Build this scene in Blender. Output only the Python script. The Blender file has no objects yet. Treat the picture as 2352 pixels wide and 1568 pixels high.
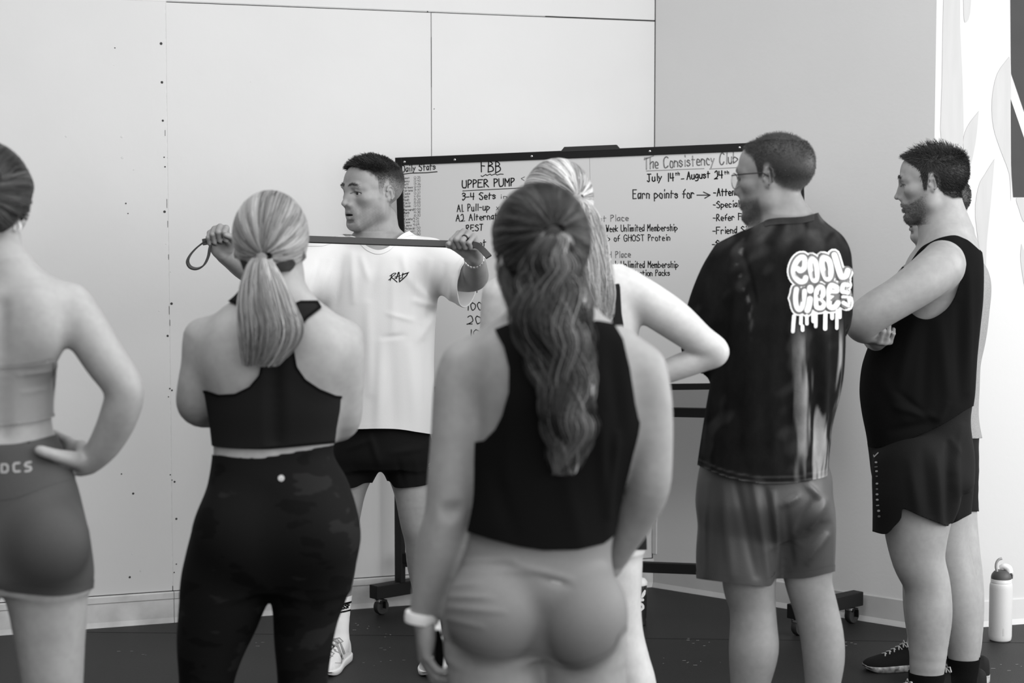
import bpy, bmesh, math, random
import numpy as np
from mathutils import Vector, Matrix
from mathutils.bvhtree import BVHTree

random.seed(7); RNG = np.random.default_rng(7)
SC = bpy.context.scene
COL = SC.collection

# ------------------------------------------------------------------ camera, world, light, exposure
F, CX, CY = 4200.0, 1176.0, 784.0        # focal length in pixels of the 2352 x 1568 frame, centre
HC = 1.587                               # camera height
PITCH = math.atan(284.0 / F)
cam_d = bpy.data.cameras.new('camera'); cam = bpy.data.objects.new('camera', cam_d); COL.objects.link(cam)
cam.location = (0, 0, HC); cam.rotation_euler = (math.pi/2 - PITCH, 0, 0)
cam_d.sensor_width = 36; cam_d.lens = F/2352*36; cam_d.clip_start = .05
cam_d.dof.use_dof = True; cam_d.dof.focus_distance = 6.35; cam_d.dof.aperture_fstop = 3.4
SC.camera = cam
SC.view_settings.view_transform = 'Standard'; SC.view_settings.look = 'None'
SC.view_settings.exposure = 0.10; SC.view_settings.gamma = 1; SC.view_settings.use_curve_mapping = False
wd = bpy.data.worlds.new('world'); SC.world = wd; wd.use_nodes = True
wd.node_tree.nodes['Background'].inputs[0].default_value = (1, 1, 1, 1)
wd.node_tree.nodes['Background'].inputs[1].default_value = .18
def area(name, loc, target, sx, sy, power):
    l = bpy.data.lights.new(name, 'AREA'); l.shape = 'RECTANGLE'; l.size = sx; l.size_y = sy; l.energy = power
    o = bpy.data.objects.new(name, l); COL.objects.link(o); o.location = loc
    o.rotation_euler = (Vector(target)-Vector(loc)).to_track_quat('-Z', 'Y').to_euler(); return o
area('front_fill_light', (1.6, -1.3, 2.3), (-.5, 6.6, .7), 7.0, 3.4, 150)     # broad unseen source behind the camera, added to brighten the lower wall
area('window_light', (5.4, 1.6, 2.3), (-.6, 6.2, 1.0), 4.0, 2.6, 140)         # windows along the right
area('side_window_light', (4.7, 5.2, 2.1), (0.6, 5.4, 1.1), 3.0, 2.4, 150)
area('ceiling_light', (.4, 3.4, 4.0), (.2, 4.4, 0), 5.0, 3.6, 150)            # ceiling panels

CP, SP = math.cos(PITCH), math.sin(PITCH)
def W(px, py, Y):
    u = (px-CX)/F; v = -(py-CY)/F
    k = Y/(CP+v*SP)
    return np.array([u*k, Y, HC+(-SP+v*CP)*k])
def ray(px, py):
    u = (px-CX)/F; v = -(py-CY)/F
    return Vector((u, CP+v*SP, -SP+v*CP))
def proj(P):
    P = np.asarray(P, float); x = P[..., 0]; y = P[..., 1]; z = P[..., 2]-HC
    dep = y*CP - z*SP; up = y*SP + z*CP
    return CX+F*x/dep, CY-F*up/dep
def ground(px, py, z=0.0):
    d = ray(px, py); t = (z-HC)/d.z
    return np.array([d.x*t, d.y*t, z])

# ------------------------------------------------------------------ materials (all grey: the photograph is monochrome)
def mat(name, tone=.5, rough=.6, spec=.4, noise=0., nscale=20., bump=0., bscale=60., metal=0., attr=None, stretch=None, coat=0.,
        noise2=0., n2scale=4., sheen=0.):
    m = bpy.data.materials.new(name); m.use_nodes = True; nt = m.node_tree; b = nt.nodes['Principled BSDF']
    b.inputs['Base Color'].default_value = (tone, tone, tone, 1); b.inputs['Roughness'].default_value = rough
    b.inputs['Specular IOR Level'].default_value = spec; b.inputs['Metallic'].default_value = metal
    b.inputs['Coat Weight'].default_value = coat; b.inputs['Sheen Weight'].default_value = sheen
    N = nt.nodes.new; L = nt.links.new
    tc = N('ShaderNodeTexCoord'); src = tc.outputs['Object']
    if stretch:
        mp = N('ShaderNodeMapping'); mp.inputs['Scale'].default_value = stretch; L(src, mp.inputs[0]); src = mp.outputs[0]
    val = None
    if attr:
        a = N('ShaderNodeAttribute'); a.attribute_name = attr; val = a.outputs['Fac']
    def mod(val, amt, scale, det):
        n = N('ShaderNodeTexNoise'); n.inputs['Scale'].default_value = scale; n.inputs['Detail'].default_value = det
        L(src, n.inputs['Vector'])
        mr = N('ShaderNodeMapRange'); mr.inputs['From Min'].default_value = .25; mr.inputs['From Max'].default_value = .75
        mr.inputs['To Min'].default_value = 1-amt; mr.inputs['To Max'].default_value = 1+amt; L(n.outputs['Fac'], mr.inputs['Value'])
        mu = N('ShaderNodeMath'); mu.operation = 'MULTIPLY'; L(mr.outputs[0], mu.inputs[0])
        if val is None: mu.inputs[1].default_value = tone
        else: L(val, mu.inputs[1])
        return mu.outputs[0]
    if noise: val = mod(val, noise, nscale, 5)
    if noise2: val = mod(val, noise2, n2scale, 2)
    if val is not None:
        cc = N('ShaderNodeCombineColor')
        for i in range(3): L(val, cc.inputs[i])
        L(cc.outputs[0], b.inputs['Base Color'])
    if bump:
        n = N('ShaderNodeTexNoise'); n.inputs['Scale'].default_value = bscale; n.inputs['Detail'].default_value = 4; L(src, n.inputs['Vector'])
        bp = N('ShaderNodeBump'); bp.inputs['Strength'].default_value = 1; bp.inputs['Distance'].default_value = bump
        L(n.outputs['Fac'], bp.inputs['Height']); L(bp.outputs[0], b.inputs['Normal'])
    return m

M = dict(
    wall=mat('painted_board', .67, .75, .2, noise=.02, nscale=3, bump=.0006, bscale=30),
    wallspot=mat('wall_filler', .63, .8, .2, noise=.1, nscale=60),
    greywall=mat('grey_paint', .72, .8, .2, noise=.02, nscale=2, bump=.0005, bscale=60),
    mural=mat('white_paint', .60, .7, .2, bump=.0005, bscale=40),
    stroke=mat('pale_grey_paint', .47, .7, .2, noise=.05, nscale=4, stretch=(8, 8, 1)),
    letter=mat('dark_grey_paint', .05, .7, .2, noise=.08, nscale=8),
    gap=mat('dark_gap', .06, .9, .1),
    base=mat('vinyl_baseboard', .58, .6, .3, noise=.32, nscale=7, noise2=.12),
    basegrey=mat('grey_baseboard', .5, .6, .3, noise=.08, nscale=7),
    floor=mat('black_rubber_floor', .014, .55, .35, noise=.35, nscale=160, bump=.0012, bscale=260, noise2=.25, n2scale=1.5),
    black=mat('black_metal', .006, .5, .25),
    blackrough=mat('black_plastic', .02, .6, .4),
    board=mat('whiteboard_enamel', .62, .25, .5),
    ink=mat('black_marker', .008, .6, .2), ink2=mat('grey_marker', .30, .6, .2), ink3=mat('charcoal_marker', .05, .6, .2), ink4=mat('faded_marker', .16, .6, .2),
    skin=mat('skin', attr='tone', rough=.5, spec=.35, noise=.06, nscale=70, noise2=.05, n2scale=14, bump=.00012, bscale=500),
    whitecloth=mat('white_cotton', .80, .85, .15, bump=.0004, bscale=500, sheen=.1),
    blackcloth=mat('black_cotton', .006, .9, .05, bump=.0005, bscale=400),
    blackshort=mat('black_polyester', .007, .75, .12, bump=.0004, bscale=300),
    washed=mat('acid_washed_cotton', attr='tone', rough=.9, spec=.05, noise=.35, nscale=25, bump=.0006, bscale=300, stretch=(1, 1, .6)),
    greyshort=mat('grey_satin_polyester', .05, .45, .4, bump=.0003, bscale=200),
    bra=mat('charcoal_ribbed_knit', .014, .85, .08, bump=.0006, bscale=300),
    camo=mat('camo_leggings', .01, rough=.8, spec=.1),
    paleshort=mat('pale_grey_spandex', .19, .6, .3, noise=.05, nscale=200),
    midshort=mat('mid_grey_spandex', .062, .65, .3, noise=.06, nscale=200),
    palebra=mat('pale_grey_knit', .27, .8, .2, noise=.04, nscale=200),
    heather=mat('heather_grey_cotton', .27, .9, .1, noise=.22, nscale=260, bump=.0006, bscale=300),
    shoeblack=mat('black_knit_shoe', .010, .8, .2, bump=.0004, bscale=500),
    shoewhite=mat('white_mesh_shoe', .75, .7, .3, noise=.06, nscale=120, bump=.0006, bscale=300),
    rubberwhite=mat('white_rubber', .8, .5, .4),
    camosole=mat('speckled_sole', .34, .6, .3, noise=.95, nscale=55),
    sock=mat('white_ribbed_sock', .85, .9, .1, bump=.0008, bscale=400),
    lace=mat('pale_lace', .6, .8, .2), lacegrey=mat('grey_strap', .33, .7, .3),
    latex=mat('grey_latex_band', .05, .5, .4), latexedge=mat('dark_latex_edge', .03, .5, .4),
    steel=mat('brushed_steel', .55, .3, .5, metal=1.), whiteplastic=mat('white_plastic', .82, .4, .5),
    greyplastic=mat('grey_plastic', .07, .5, .4), bottle=mat('pale_powder_coat', .62, .45, .4, bump=.0004, bscale=500),
    darkbottle=mat('dark_glass_bottle', .02, .2, .6), clearplastic=mat('smoky_plastic', .35, .2, .6),
    print=mat('white_print', .85, .7, .2), printgrey=mat('grey_print', .38, .7, .2), printshade=mat('soft_grey_print', .16, .7, .2),
    eyewhite=mat('eye_white', .55, .2, .5), iris=mat('iris', .02, .15, .6), pearl=mat('pearl', .85, .2, .6),
    hairdark=mat('dark_hair', attr='tone', rough=.42, spec=.35), hairmesh=mat('hair_base', attr='tone', rough=.7, spec=.15, noise=.3, nscale=60),
    glass=None)
for mn, lo_, mid_, hi_, sc_ in (('camo', .004, .007, .015, 7.),):
    m_ = M[mn]; nt_ = m_.node_tree; b_ = nt_.nodes['Principled BSDF']; tc_ = nt_.nodes.new('ShaderNodeTexCoord'); mp_ = nt_.nodes.new('ShaderNodeMapping'); mp_.inputs['Scale'].default_value = (1, 1, 2.2); n_ = nt_.nodes.new('ShaderNodeTexNoise'); n_.inputs['Scale'].default_value = sc_; n_.inputs['Detail'].default_value = 3; cr_ = nt_.nodes.new('ShaderNodeValToRGB'); cr_.color_ramp.interpolation = 'EASE'
    e_ = cr_.color_ramp.elements; e_[0].position = .40; e_[0].color = (lo_,)*3+(1,); e_[1].position = .62; e_[1].color = (hi_,)*3+(1,)
    for ps_, t0_ in ((.43, mid_), (.58, mid_)): x_ = e_.new(ps_); x_.color = (t0_,)*3+(1,)
    nt_.links.new(tc_.outputs['Object'], mp_.inputs[0]); nt_.links.new(mp_.outputs[0], n_.inputs['Vector']); nt_.links.new(n_.outputs['Fac'], cr_.inputs[0]); nt_.links.new(cr_.outputs[0], b_.inputs['Base Color'])
g = bpy.data.materials.new('clear_lens'); g.use_nodes = True; nt = g.node_tree; nt.nodes.remove(nt.nodes['Principled BSDF'])
t_ = nt.nodes.new('ShaderNodeBsdfTransparent'); t_.inputs[0].default_value = (.93, .93, .93, 1); gl_ = nt.nodes.new('ShaderNodeBsdfGlossy'); gl_.inputs['Roughness'].default_value = .05
mx_ = nt.nodes.new('ShaderNodeMixShader'); mx_.inputs[0].default_value = .12
nt.links.new(t_.outputs[0], mx_.inputs[1]); nt.links.new(gl_.outputs[0], mx_.inputs[2]); nt.links.new(mx_.outputs[0], nt.nodes['Material Output'].inputs[0]); M['glass'] = g

# ------------------------------------------------------------------ object helpers
def tag(o, label=None, cat=None, group=None, kind=None):
    if label: o['label'] = label
    if cat: o['category'] = cat
    if group: o['group'] = group
    if kind: o['kind'] = kind
    return o
def par(o, parent):
    if parent is not None:
        o.parent = parent; o.matrix_parent_inverse = WM[parent.name].inverted()
WM = {}
def reg(o, mtx): WM[o.name] = mtx; return o
def empty(name, loc, label, cat, group=None):
    o = bpy.data.objects.new(name, None); COL.objects.link(o); o.location = loc; o.empty_display_size = .1
    reg(o, Matrix.Translation(loc)); return tag(o, label, cat, group)
def obj(name, verts, faces, m, parent=None, smooth=True, tone=None, mats=None, midx=None):
    """mesh object in world coordinates; faces: list of index lists, or an (n,3)/(n,4) array"""
    me = bpy.data.meshes.new(name); v = np.asarray(verts, np.float32)
    if isinstance(faces, np.ndarray):
        n, k = faces.shape
        me.vertices.add(len(v)); me.vertices.foreach_set('co', v.ravel())
        me.loops.add(n*k); me.loops.foreach_set('vertex_index', faces.astype(np.int32).ravel())
        me.polygons.add(n); me.polygons.foreach_set('loop_start', np.arange(0, n*k, k, dtype=np.int32))
        me.update(calc_edges=True); me.validate()
    else:
        me.from_pydata([tuple(map(float, p)) for p in v], [], faces); me.update()
    if smooth: me.shade_smooth()
    if tone is not None:
        a = me.attributes.new('tone', 'FLOAT', 'POINT'); a.data.foreach_set('value', np.asarray(tone, np.float32))
    for mm in (mats or [m]): me.materials.append(mm)
    if midx is not None: me.polygons.foreach_set('material_index', np.asarray(midx, np.int32))
    o = bpy.data.objects.new(name, me); COL.objects.link(o); reg(o, Matrix.Identity(4)); par(o, parent); return o
class MB:
    """collects simple shapes into one mesh"""
    def __init__(s): s.v = []; s.f = []
    def add(s, v, f):
        b = len(s.v); s.v += [tuple(p) for p in v]; s.f += [[i+b for i in q] for q in f]; return s
    def hexa(s, p):    # 8 points: bottom 4 (ccw), top 4
        return s.add(p, [[3, 2, 1, 0], [4, 5, 6, 7], [0, 1, 5, 4], [1, 2, 6, 5], [2, 3, 7, 6], [3, 0, 4, 7]])
    def bar(s, a, b, w, h, up=(0, 0, 1)):   # box from a to b with width w, height h
        a = Vector(a); b = Vector(b); d = (b-a).normalized(); u = Vector(up); x = d.cross(u).normalized()*(w/2); y = x.cross(d).normalized()*(h/2)
        return s.hexa([a-x-y, b-x-y, b+x-y, a+x-y, a-x+y, b-x+y, b+x+y, a+x+y])
    def tube(s, pts, r, n=10, closed=False, cap=True):
        P = [Vector(p) for p in pts]; R = r if hasattr(r, '__len__') else [r]*len(P); b = len(s.v); m = len(P)
        prev = None
        for i, p in enumerate(P):
            if closed: d = P[(i+1) % m]-P[i-1]
            else: d = P[min(i+1, m-1)]-P[max(i-1, 0)]
            d.normalize()
            if prev is None: prev = d.orthogonal().normalized()
            x = (prev-d*prev.dot(d)).normalized(); prev = x; y = d.cross(x)
            for j in range(n):
                a = 2*math.pi*j/n; s.v.append(tuple(p+(x*math.cos(a)+y*math.sin(a))*R[i]))
        for i in range(m if closed else m-1):
            for j in range(n):
                i2 = (i+1) % m; s.f.append([b+i*n+j, b+i*n+(j+1) % n, b+i2*n+(j+1) % n, b+i2*n+j])
        if cap and not closed: s.f.append([b+j for j in range(n)][::-1]); s.f.append([b+(m-1)*n+j for j in range(n)])
        return s
    def lathe(s, c, prof, n=32, axis=None):   # prof: (r, z); axis: None is z
        c = Vector(c); b = len(s.v); q = Vector((0, 0, 1)).rotation_difference(Vector(axis)) if axis is not None else None
        for r, z in prof:
            for j in range(n):
                a = 2*math.pi*j/n; p = Vector((r*math.cos(a), r*math.sin(a), z))
                if q: p = q @ p
                s.v.append(tuple(c+p))
        for i in range(len(prof)-1):
            for j in range(n): s.f.append([b+i*n+j, b+i*n+(j+1) % n, b+(i+1)*n+(j+1) % n, b+(i+1)*n+j])
        s.f.append([b+j for j in range(n)][::-1]); s.f.append([b+(len(prof)-1)*n+j for j in range(n)]); return s
    def prism(s, pts, off):   # polygon extruded by vector off
        n = len(pts); o = Vector(off); P = [Vector(p) for p in pts]
        return s.add(P+[p+o for p in P], [list(range(n))[::-1], [n+i for i in range(n)]]+[[i, (i+1) % n, n+(i+1) % n, n+i] for i in range(n)])
    def build(s, name, m, parent=None, smooth=False, bevel=0., auto=False):
        o = obj(name, s.v, s.f, m, parent, smooth)
        if smooth: o.data.set_sharp_from_angle(angle=.75)
        if bevel:
            bm = bmesh.new(); bm.from_mesh(o.data); bmesh.ops.bevel(bm, geom=bm.edges[:], offset=bevel, segments=2, affect='EDGES', profile=.6); bm.to_mesh(o.data); bm.free()
        return o
# ------------------------------------------------------------------ implicit-surface engine for bodies and clothes
def smin(a, b, k):
    if k <= 0: return np.minimum(a, b)
    h = np.maximum(k-np.abs(a-b), 0)/k
    return np.minimum(a, b)-h*h*(k*.25)
def catmull(P, sub):
    P = np.asarray(P, float)
    if len(P) < 3 or sub < 2: return P
    Q = np.vstack([2*P[0]-P[1], P, 2*P[-1]-P[-2]]); out = []
    for i in range(1, len(Q)-2):
        a, b, c, d = Q[i-1:i+3]
        for t in np.arange(sub)/sub:
            out.append(.5*((2*b)+(c-a)*t+(2*a-5*b+4*c-d)*t*t+(3*b-a-3*c+d)*t**3))
    out.append(P[-1]); return np.array(out)
class Grid:
    def __init__(s, lo, hi, h):
        s.lo = np.asarray(lo, np.float32); s.h = h
        s.n = [max(4, int(math.ceil((hi[i]-lo[i])/h))+1) for i in range(3)]
        s.ax = [(s.lo[i]+h*np.arange(s.n[i])).astype(np.float32) for i in range(3)]
    def sl(s, lo, hi):
        r = []
        for i in range(3):
            a = max(0, int((lo[i]-s.lo[i])/s.h)); b = min(s.n[i], int((hi[i]-s.lo[i])/s.h)+2)
            if b <= a: return None
            r.append(slice(a, b))
        return tuple(r)
    def xyz(s, sl):
        return s.ax[0][sl[0]][:, None, None], s.ax[1][sl[1]][None, :, None], s.ax[2][sl[2]][None, None, :]
class Sdf:
    def __init__(s): s.p = []
    def _add(s, f, lo, hi, k, op='u'): s.p.append((f, np.asarray(lo, float), np.asarray(hi, float), k, op)); return s
    def cone(s, a, b, ra, rb, k=.02, op='u'):
        a = np.asarray(a, float); b = np.asarray(b, float); ab = b-a; L2 = max(float(ab@ab), 1e-9)
        def f(X, Y, Z):
            x, y, z = X-np.float32(a[0]), Y-np.float32(a[1]), Z-np.float32(a[2])
            t = np.clip((x*np.float32(ab[0])+y*np.float32(ab[1])+z*np.float32(ab[2]))*np.float32(1/L2), 0, 1)
            return np.sqrt((x-t*np.float32(ab[0]))**2+(y-t*np.float32(ab[1]))**2+(z-t*np.float32(ab[2]))**2)-(np.float32(ra)+t*np.float32(rb-ra))
        r = max(ra, rb); return s._add(f, np.minimum(a, b)-r, np.maximum(a, b)+r, k, op)
    def chain(s, pts, k=.02, sub=4, op='u'):
        """pts: list of (xyz, r); a smooth tapered limb"""
        P = catmull([list(p)+[r] for p, r in pts], sub); P[:, 3] = np.maximum(P[:, 3], .002)
        c = np.float32
        def f(X, Y, Z):
            d = None
            for i in range(len(P)-1):
                a, b = P[i, :3], P[i+1, :3]; ab = b-a; L2 = max(float(ab@ab), 1e-9); ra, rb = P[i, 3], P[i+1, 3]
                x, y, z = X-c(a[0]), Y-c(a[1]), Z-c(a[2])
                t = np.clip((x*c(ab[0])+y*c(ab[1])+z*c(ab[2]))*c(1/L2), 0, 1)
                e = np.sqrt((x-t*c(ab[0]))**2+(y-t*c(ab[1]))**2+(z-t*c(ab[2]))**2)-(c(ra)+t*c(rb-ra))
                d = e if d is None else smin(d, e, .006)
            return d
        return s._add(f, (P[:, :3]-P[:, 3:]).min(0), (P[:, :3]+P[:, 3:]).max(0), k, op)
    def ell(s, c0, r, R=None, k=.02, op='u'):
        c0 = np.asarray(c0, float); r = np.asarray(r, float); R = np.eye(3) if R is None else np.asarray(R, float)   # columns of R: axes
        c = np.float32
        def f(X, Y, Z):
            x, y, z = X-c(c0[0]), Y-c(c0[1]), Z-c(c0[2])
            q = [x*c(R[0, i])+y*c(R[1, i])+z*c(R[2, i]) for i in range(3)]
            k0 = np.sqrt(sum((q[i]/c(r[i]))**2 for i in range(3))); k1 = np.sqrt(sum((q[i]/c(r[i]**2))**2 for i in range(3)))
            return k0*(k0-1)/np.maximum(k1, 1e-6)
        e = np.sqrt((R**2) @ (r**2)); return s._add(f, c0-e, c0+e, k, op)
    def loft(s, rows, k=.03, yaw=0., n=2.0, op='u'):
        """rows: (z, cx, cy, half width, depth towards -Y, depth towards +Y)"""
        A = catmull(np.asarray(rows, float), 8); A = A[np.argsort(A[:, 0])]; c = np.float32
        ca, sa = math.cos(yaw), math.sin(yaw)
        def f(X, Y, Z):
            z = Z.ravel(); S = [np.interp(z, A[:, 0], A[:, i]).astype(np.float32)[None, None, :] for i in range(1, 6)]
            x0, y0 = X-S[0], Y-S[1]
            x, y = x0*c(ca)+y0*c(sa), -x0*c(sa)+y0*c(ca)
            dep = np.where(y < 0, S[3], S[4]); w = S[2]
            q1 = (np.abs(x/w)**n+np.abs(y/dep)**n)**c(1/n)
            g = np.sqrt((x/w**2)**2+(y/dep**2)**2); q2 = np.sqrt((x/w)**2+(y/dep)**2)
            d = (q1-1)*np.maximum(q2, .05)/np.maximum(g, 1e-5)
            d = np.maximum(np.minimum(d, 1.), -np.minimum(w, dep))
            return np.maximum(d, np.maximum(c(A[0, 0])-Z, Z-c(A[-1, 0])))
        m = max(A[:, 3].max(), A[:, 4].max(), A[:, 5].max())
        lo = [A[:, 1].min()-m, A[:, 2].min()-m, A[0, 0]]; hi = [A[:, 1].max()+m, A[:, 2].max()+m, A[-1, 0]]
        return s._add(f, lo, hi, k, op)
    def bounds(s, pad=.03):
        u = [p for p in s.p if p[4] == 'u']; return np.min([p[1] for p in u], 0)-pad, np.max([p[2] for p in u], 0)+pad
    def eval(s, G, D=None, pad=.03):
        if D is None: D = np.full(G.n, .5, np.float32)
        for f, lo, hi, k, op in s.p:
            e = k+pad+2*G.h; sl = G.sl(lo-e, hi+e)
            if sl is None: continue
            d = f(*G.xyz(sl)).astype(np.float32)
            if op == 'u': D[sl] = smin(D[sl], d, k)
            else: D[sl] = -smin(-D[sl], d, k)
        return D
def nets(G, D, level=0.):
    """surface nets: (verts, quads)"""
    V = D-np.float32(level); S = V < 0; n = G.n
    A = np.zeros([x-1 for x in n], np.int8)
    for dx in (0, 1):
        for dy in (0, 1):
            for dz in (0, 1): A += S[dx:n[0]-1+dx, dy:n[1]-1+dy, dz:n[2]-1+dz]
    idx = np.argwhere((A > 0) & (A < 8))
    if len(idx) == 0: return np.zeros((0, 3), np.float32), np.zeros((0, 4), np.int32)
    cor = np.array([[i >> 2 & 1, i >> 1 & 1, i & 1] for i in range(8)])
    val = np.stack([V[idx[:, 0]+c[0], idx[:, 1]+c[1], idx[:, 2]+c[2]] for c in cor], 1)
    pos = np.zeros((len(idx), 3), np.float32); cnt = np.zeros(len(idx), np.float32)
    for a in range(8):
        for b in range(a+1, 8):
            if np.abs(cor[a]-cor[b]).sum() != 1: continue
            va, vb = val[:, a], val[:, b]; m = (va < 0) != (vb < 0)
            t = np.where(m, va/np.where(m, va-vb, 1), 0)[:, None]
            pos += np.where(m[:, None], cor[a]+t*(cor[b]-cor[a]), 0); cnt += m
    verts = G.lo+(idx+pos/cnt[:, None])*G.h
    M_ = -np.ones([x-1 for x in n], np.int32); M_[idx[:, 0], idx[:, 1], idx[:, 2]] = np.arange(len(idx))
    Q = []
    for ax in range(3):
        u, w = (ax+1) % 3, (ax+2) % 3
        sl0 = [slice(1, n[i]-1) for i in range(3)]; sl0[ax] = slice(0, n[ax]-1)
        sl1 = list(sl0); sl1[ax] = slice(1, n[ax])
        s0, s1 = S[tuple(sl0)], S[tuple(sl1)]; e = np.argwhere(s0 != s1)
        if len(e) == 0: continue
        off = np.array([1, 1, 1]); off[ax] = 0; e2 = e+off
        flip = s0[e[:, 0], e[:, 1], e[:, 2]]
        q = []
        for du, dw in ((1, 1), (0, 1), (0, 0), (1, 0)):
            c = e2.copy(); c[:, u] -= du; c[:, w] -= dw; q.append(M_[c[:, 0], c[:, 1], c[:, 2]])
        q = np.stack(q, 1); q[~flip] = q[~flip][:, ::-1]; Q.append(q)
    Q = np.vstack(Q); Q = Q[(Q >= 0).all(1)]
    return verts.astype(np.float32), Q.astype(np.int32)
def smooth(v, Q, it=1, lam=.5):
    E = np.vstack([Q[:, [i, (i+1) % Q.shape[1]]] for i in range(Q.shape[1])])
    for _ in range(it):
        a = np.zeros_like(v); c = np.bincount(E[:, 0], minlength=len(v))+np.bincount(E[:, 1], minlength=len(v))
        for i in range(3): a[:, i] = np.bincount(E[:, 0], v[E[:, 1], i], len(v))+np.bincount(E[:, 1], v[E[:, 0], i], len(v))
        v = v+lam*(a/np.maximum(c, 1)[:, None]-v)
    return v.astype(np.float32)
def tri(Q): return Q if Q.shape[1] == 3 else np.vstack([Q[:, [0, 1, 2]], Q[:, [0, 2, 3]]])
def normals(v, T):
    n = np.cross(v[T[:, 1]]-v[T[:, 0]], v[T[:, 2]]-v[T[:, 0]]); N = np.zeros_like(v)
    for i in range(3):
        for j in range(3): N[:, j] += np.bincount(T[:, i], n[:, j], len(v))
    return N/np.maximum(np.linalg.norm(N, axis=1, keepdims=True), 1e-12)
def clip(v, T, g, extra=None):
    """keep the part of a triangle mesh where g <= 0, cut cleanly along g = 0"""
    T = tri(T); k = g <= 0; c = k[T].sum(1); keep = [T[c == 3]]; nv = [v]; base = len(v); cache = {}; newp = []; pairs = []
    mixed = T[(c > 0) & (c < 3)]
    def cut(a, b):
        key = (a, b) if a < b else (b, a)
        if key not in cache:
            t = g[a]/(g[a]-g[b]); cache[key] = base+len(newp); newp.append(v[a]+t*(v[b]-v[a])); pairs.append((a, b, t))
        return cache[key]
    add = []
    for t in mixed.tolist():
        out = []
        for i in range(3):
            a, b = t[i], t[(i+1) % 3]
            if k[a]: out.append(a)
            if k[a] != k[b]: out.append(cut(a, b))
        for i in range(1, len(out)-1): add.append([out[0], out[i], out[i+1]])
    if newp: nv.append(np.array(newp, np.float32)); keep.append(np.array(add, np.int32))
    V = np.vstack(nv); T = np.vstack(keep); used = np.unique(T); mp = -np.ones(len(V), np.int32); mp[used] = np.arange(len(used))
    ex = None
    if extra is not None:
        e = np.concatenate([extra, [extra[a]+t*(extra[b]-extra[a]) for a, b, t in pairs]]); ex = e[used]
    return (V[used], mp[T]) if extra is None else (V[used], mp[T], ex)
def join(*ms):
    V = []; T = []; b = 0
    for v, t in ms: V.append(v); T.append(tri(t)+b); b += len(v)
    return np.vstack(V), np.vstack(T)
def polyd(px, py, poly):
    """signed distance (pixels, negative inside) to a polygon in the picture plane"""
    P = np.asarray(poly, float); d = np.full(px.shape, 1e18); ins = np.zeros(px.shape, bool)
    for i in range(len(P)):
        a, b = P[i], P[(i+1) % len(P)]; e = b-a; wx, wy = px-a[0], py-a[1]
        t = np.clip((wx*e[0]+wy*e[1])/max(e@e, 1e-9), 0, 1); d = np.minimum(d, (wx-t*e[0])**2+(wy-t*e[1])**2)
        c = (a[1] > py) != (b[1] > py)
        with np.errstate(divide='ignore', invalid='ignore'): ins ^= c & (px < (b[0]-a[0])*(py-a[1])/(b[1]-a[1])+a[0])
    d = np.sqrt(d); return np.where(ins, -d, d)
def curve_y(px, pts):
    """height of a hem line given as points (x, y) of the picture, at columns px"""
    p = np.asarray(pts, float); q = catmull(p, 6); return np.interp(px, q[:, 0], q[:, 1])
def folds(v, N, F_, sgn=None):
    """raise (+) or sink (-) soft creases along lines; F_: (x0, y0, x1, y1, width, height in mm), picture coordinates of the facing side"""
    px, py = proj(v); disp = np.zeros(len(v)); face = np.clip(-N[:, 1]*2.5+.3, 0, 1)
    for x0, y0, x1, y1, w, a in F_:
        ex, ey = x1-x0, y1-y0; L2 = ex*ex+ey*ey+1e-6; t = ((px-x0)*ex+(py-y0)*ey)/L2; tc = np.clip(t, 0, 1)
        d2 = (px-x0-tc*ex)**2+(py-y0-tc*ey)**2
        taper = np.sin(np.clip(tc*.8+.1, 0, 1)*math.pi)**.7
        disp += a*.001*np.exp(-d2/(w*w))*taper
    return v+(N*(disp*face)[:, None]).astype(np.float32)
def sstep(a, b, x): t = np.clip((x-a)/(b-a), 0, 1); return t*t*(3-2*t)
def vnoise(v, s, seed=0):
    """cheap smooth noise in about -1..1"""
    r = np.random.default_rng(seed); o = np.zeros(len(v))
    for i in range(6):
        k = r.normal(size=3); k *= s*(.6+.9*r.random())/np.linalg.norm(k); o += np.sin(v @ k*6.283+r.random()*6.283)
    return o/3

# ------------------------------------------------------------------ hair as real strands
def strands(name, paths, radius, tone, m, parent, taper=.35):
    """paths: (n, k, 3) array"""
    n, k, _ = paths.shape; hc = bpy.data.hair_curves.new(name); hc.add_curves([k]*n)
    hc.attributes['position'].data.foreach_set('vector', paths.astype(np.float32).ravel())
    ra = hc.attributes.get('radius') or hc.attributes.new('radius', 'FLOAT', 'POINT')
    rr = np.tile(np.linspace(1, taper, k), n)*radius; ra.data.foreach_set('value', rr.astype(np.float32))
    a = hc.attributes.new('tone', 'FLOAT', 'CURVE'); a.data.foreach_set('value', np.asarray(tone, np.float32))
    hc.materials.append(m); o = bpy.data.objects.new(name, hc); COL.objects.link(o); reg(o, Matrix.Identity(4)); par(o, parent); return o

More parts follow.
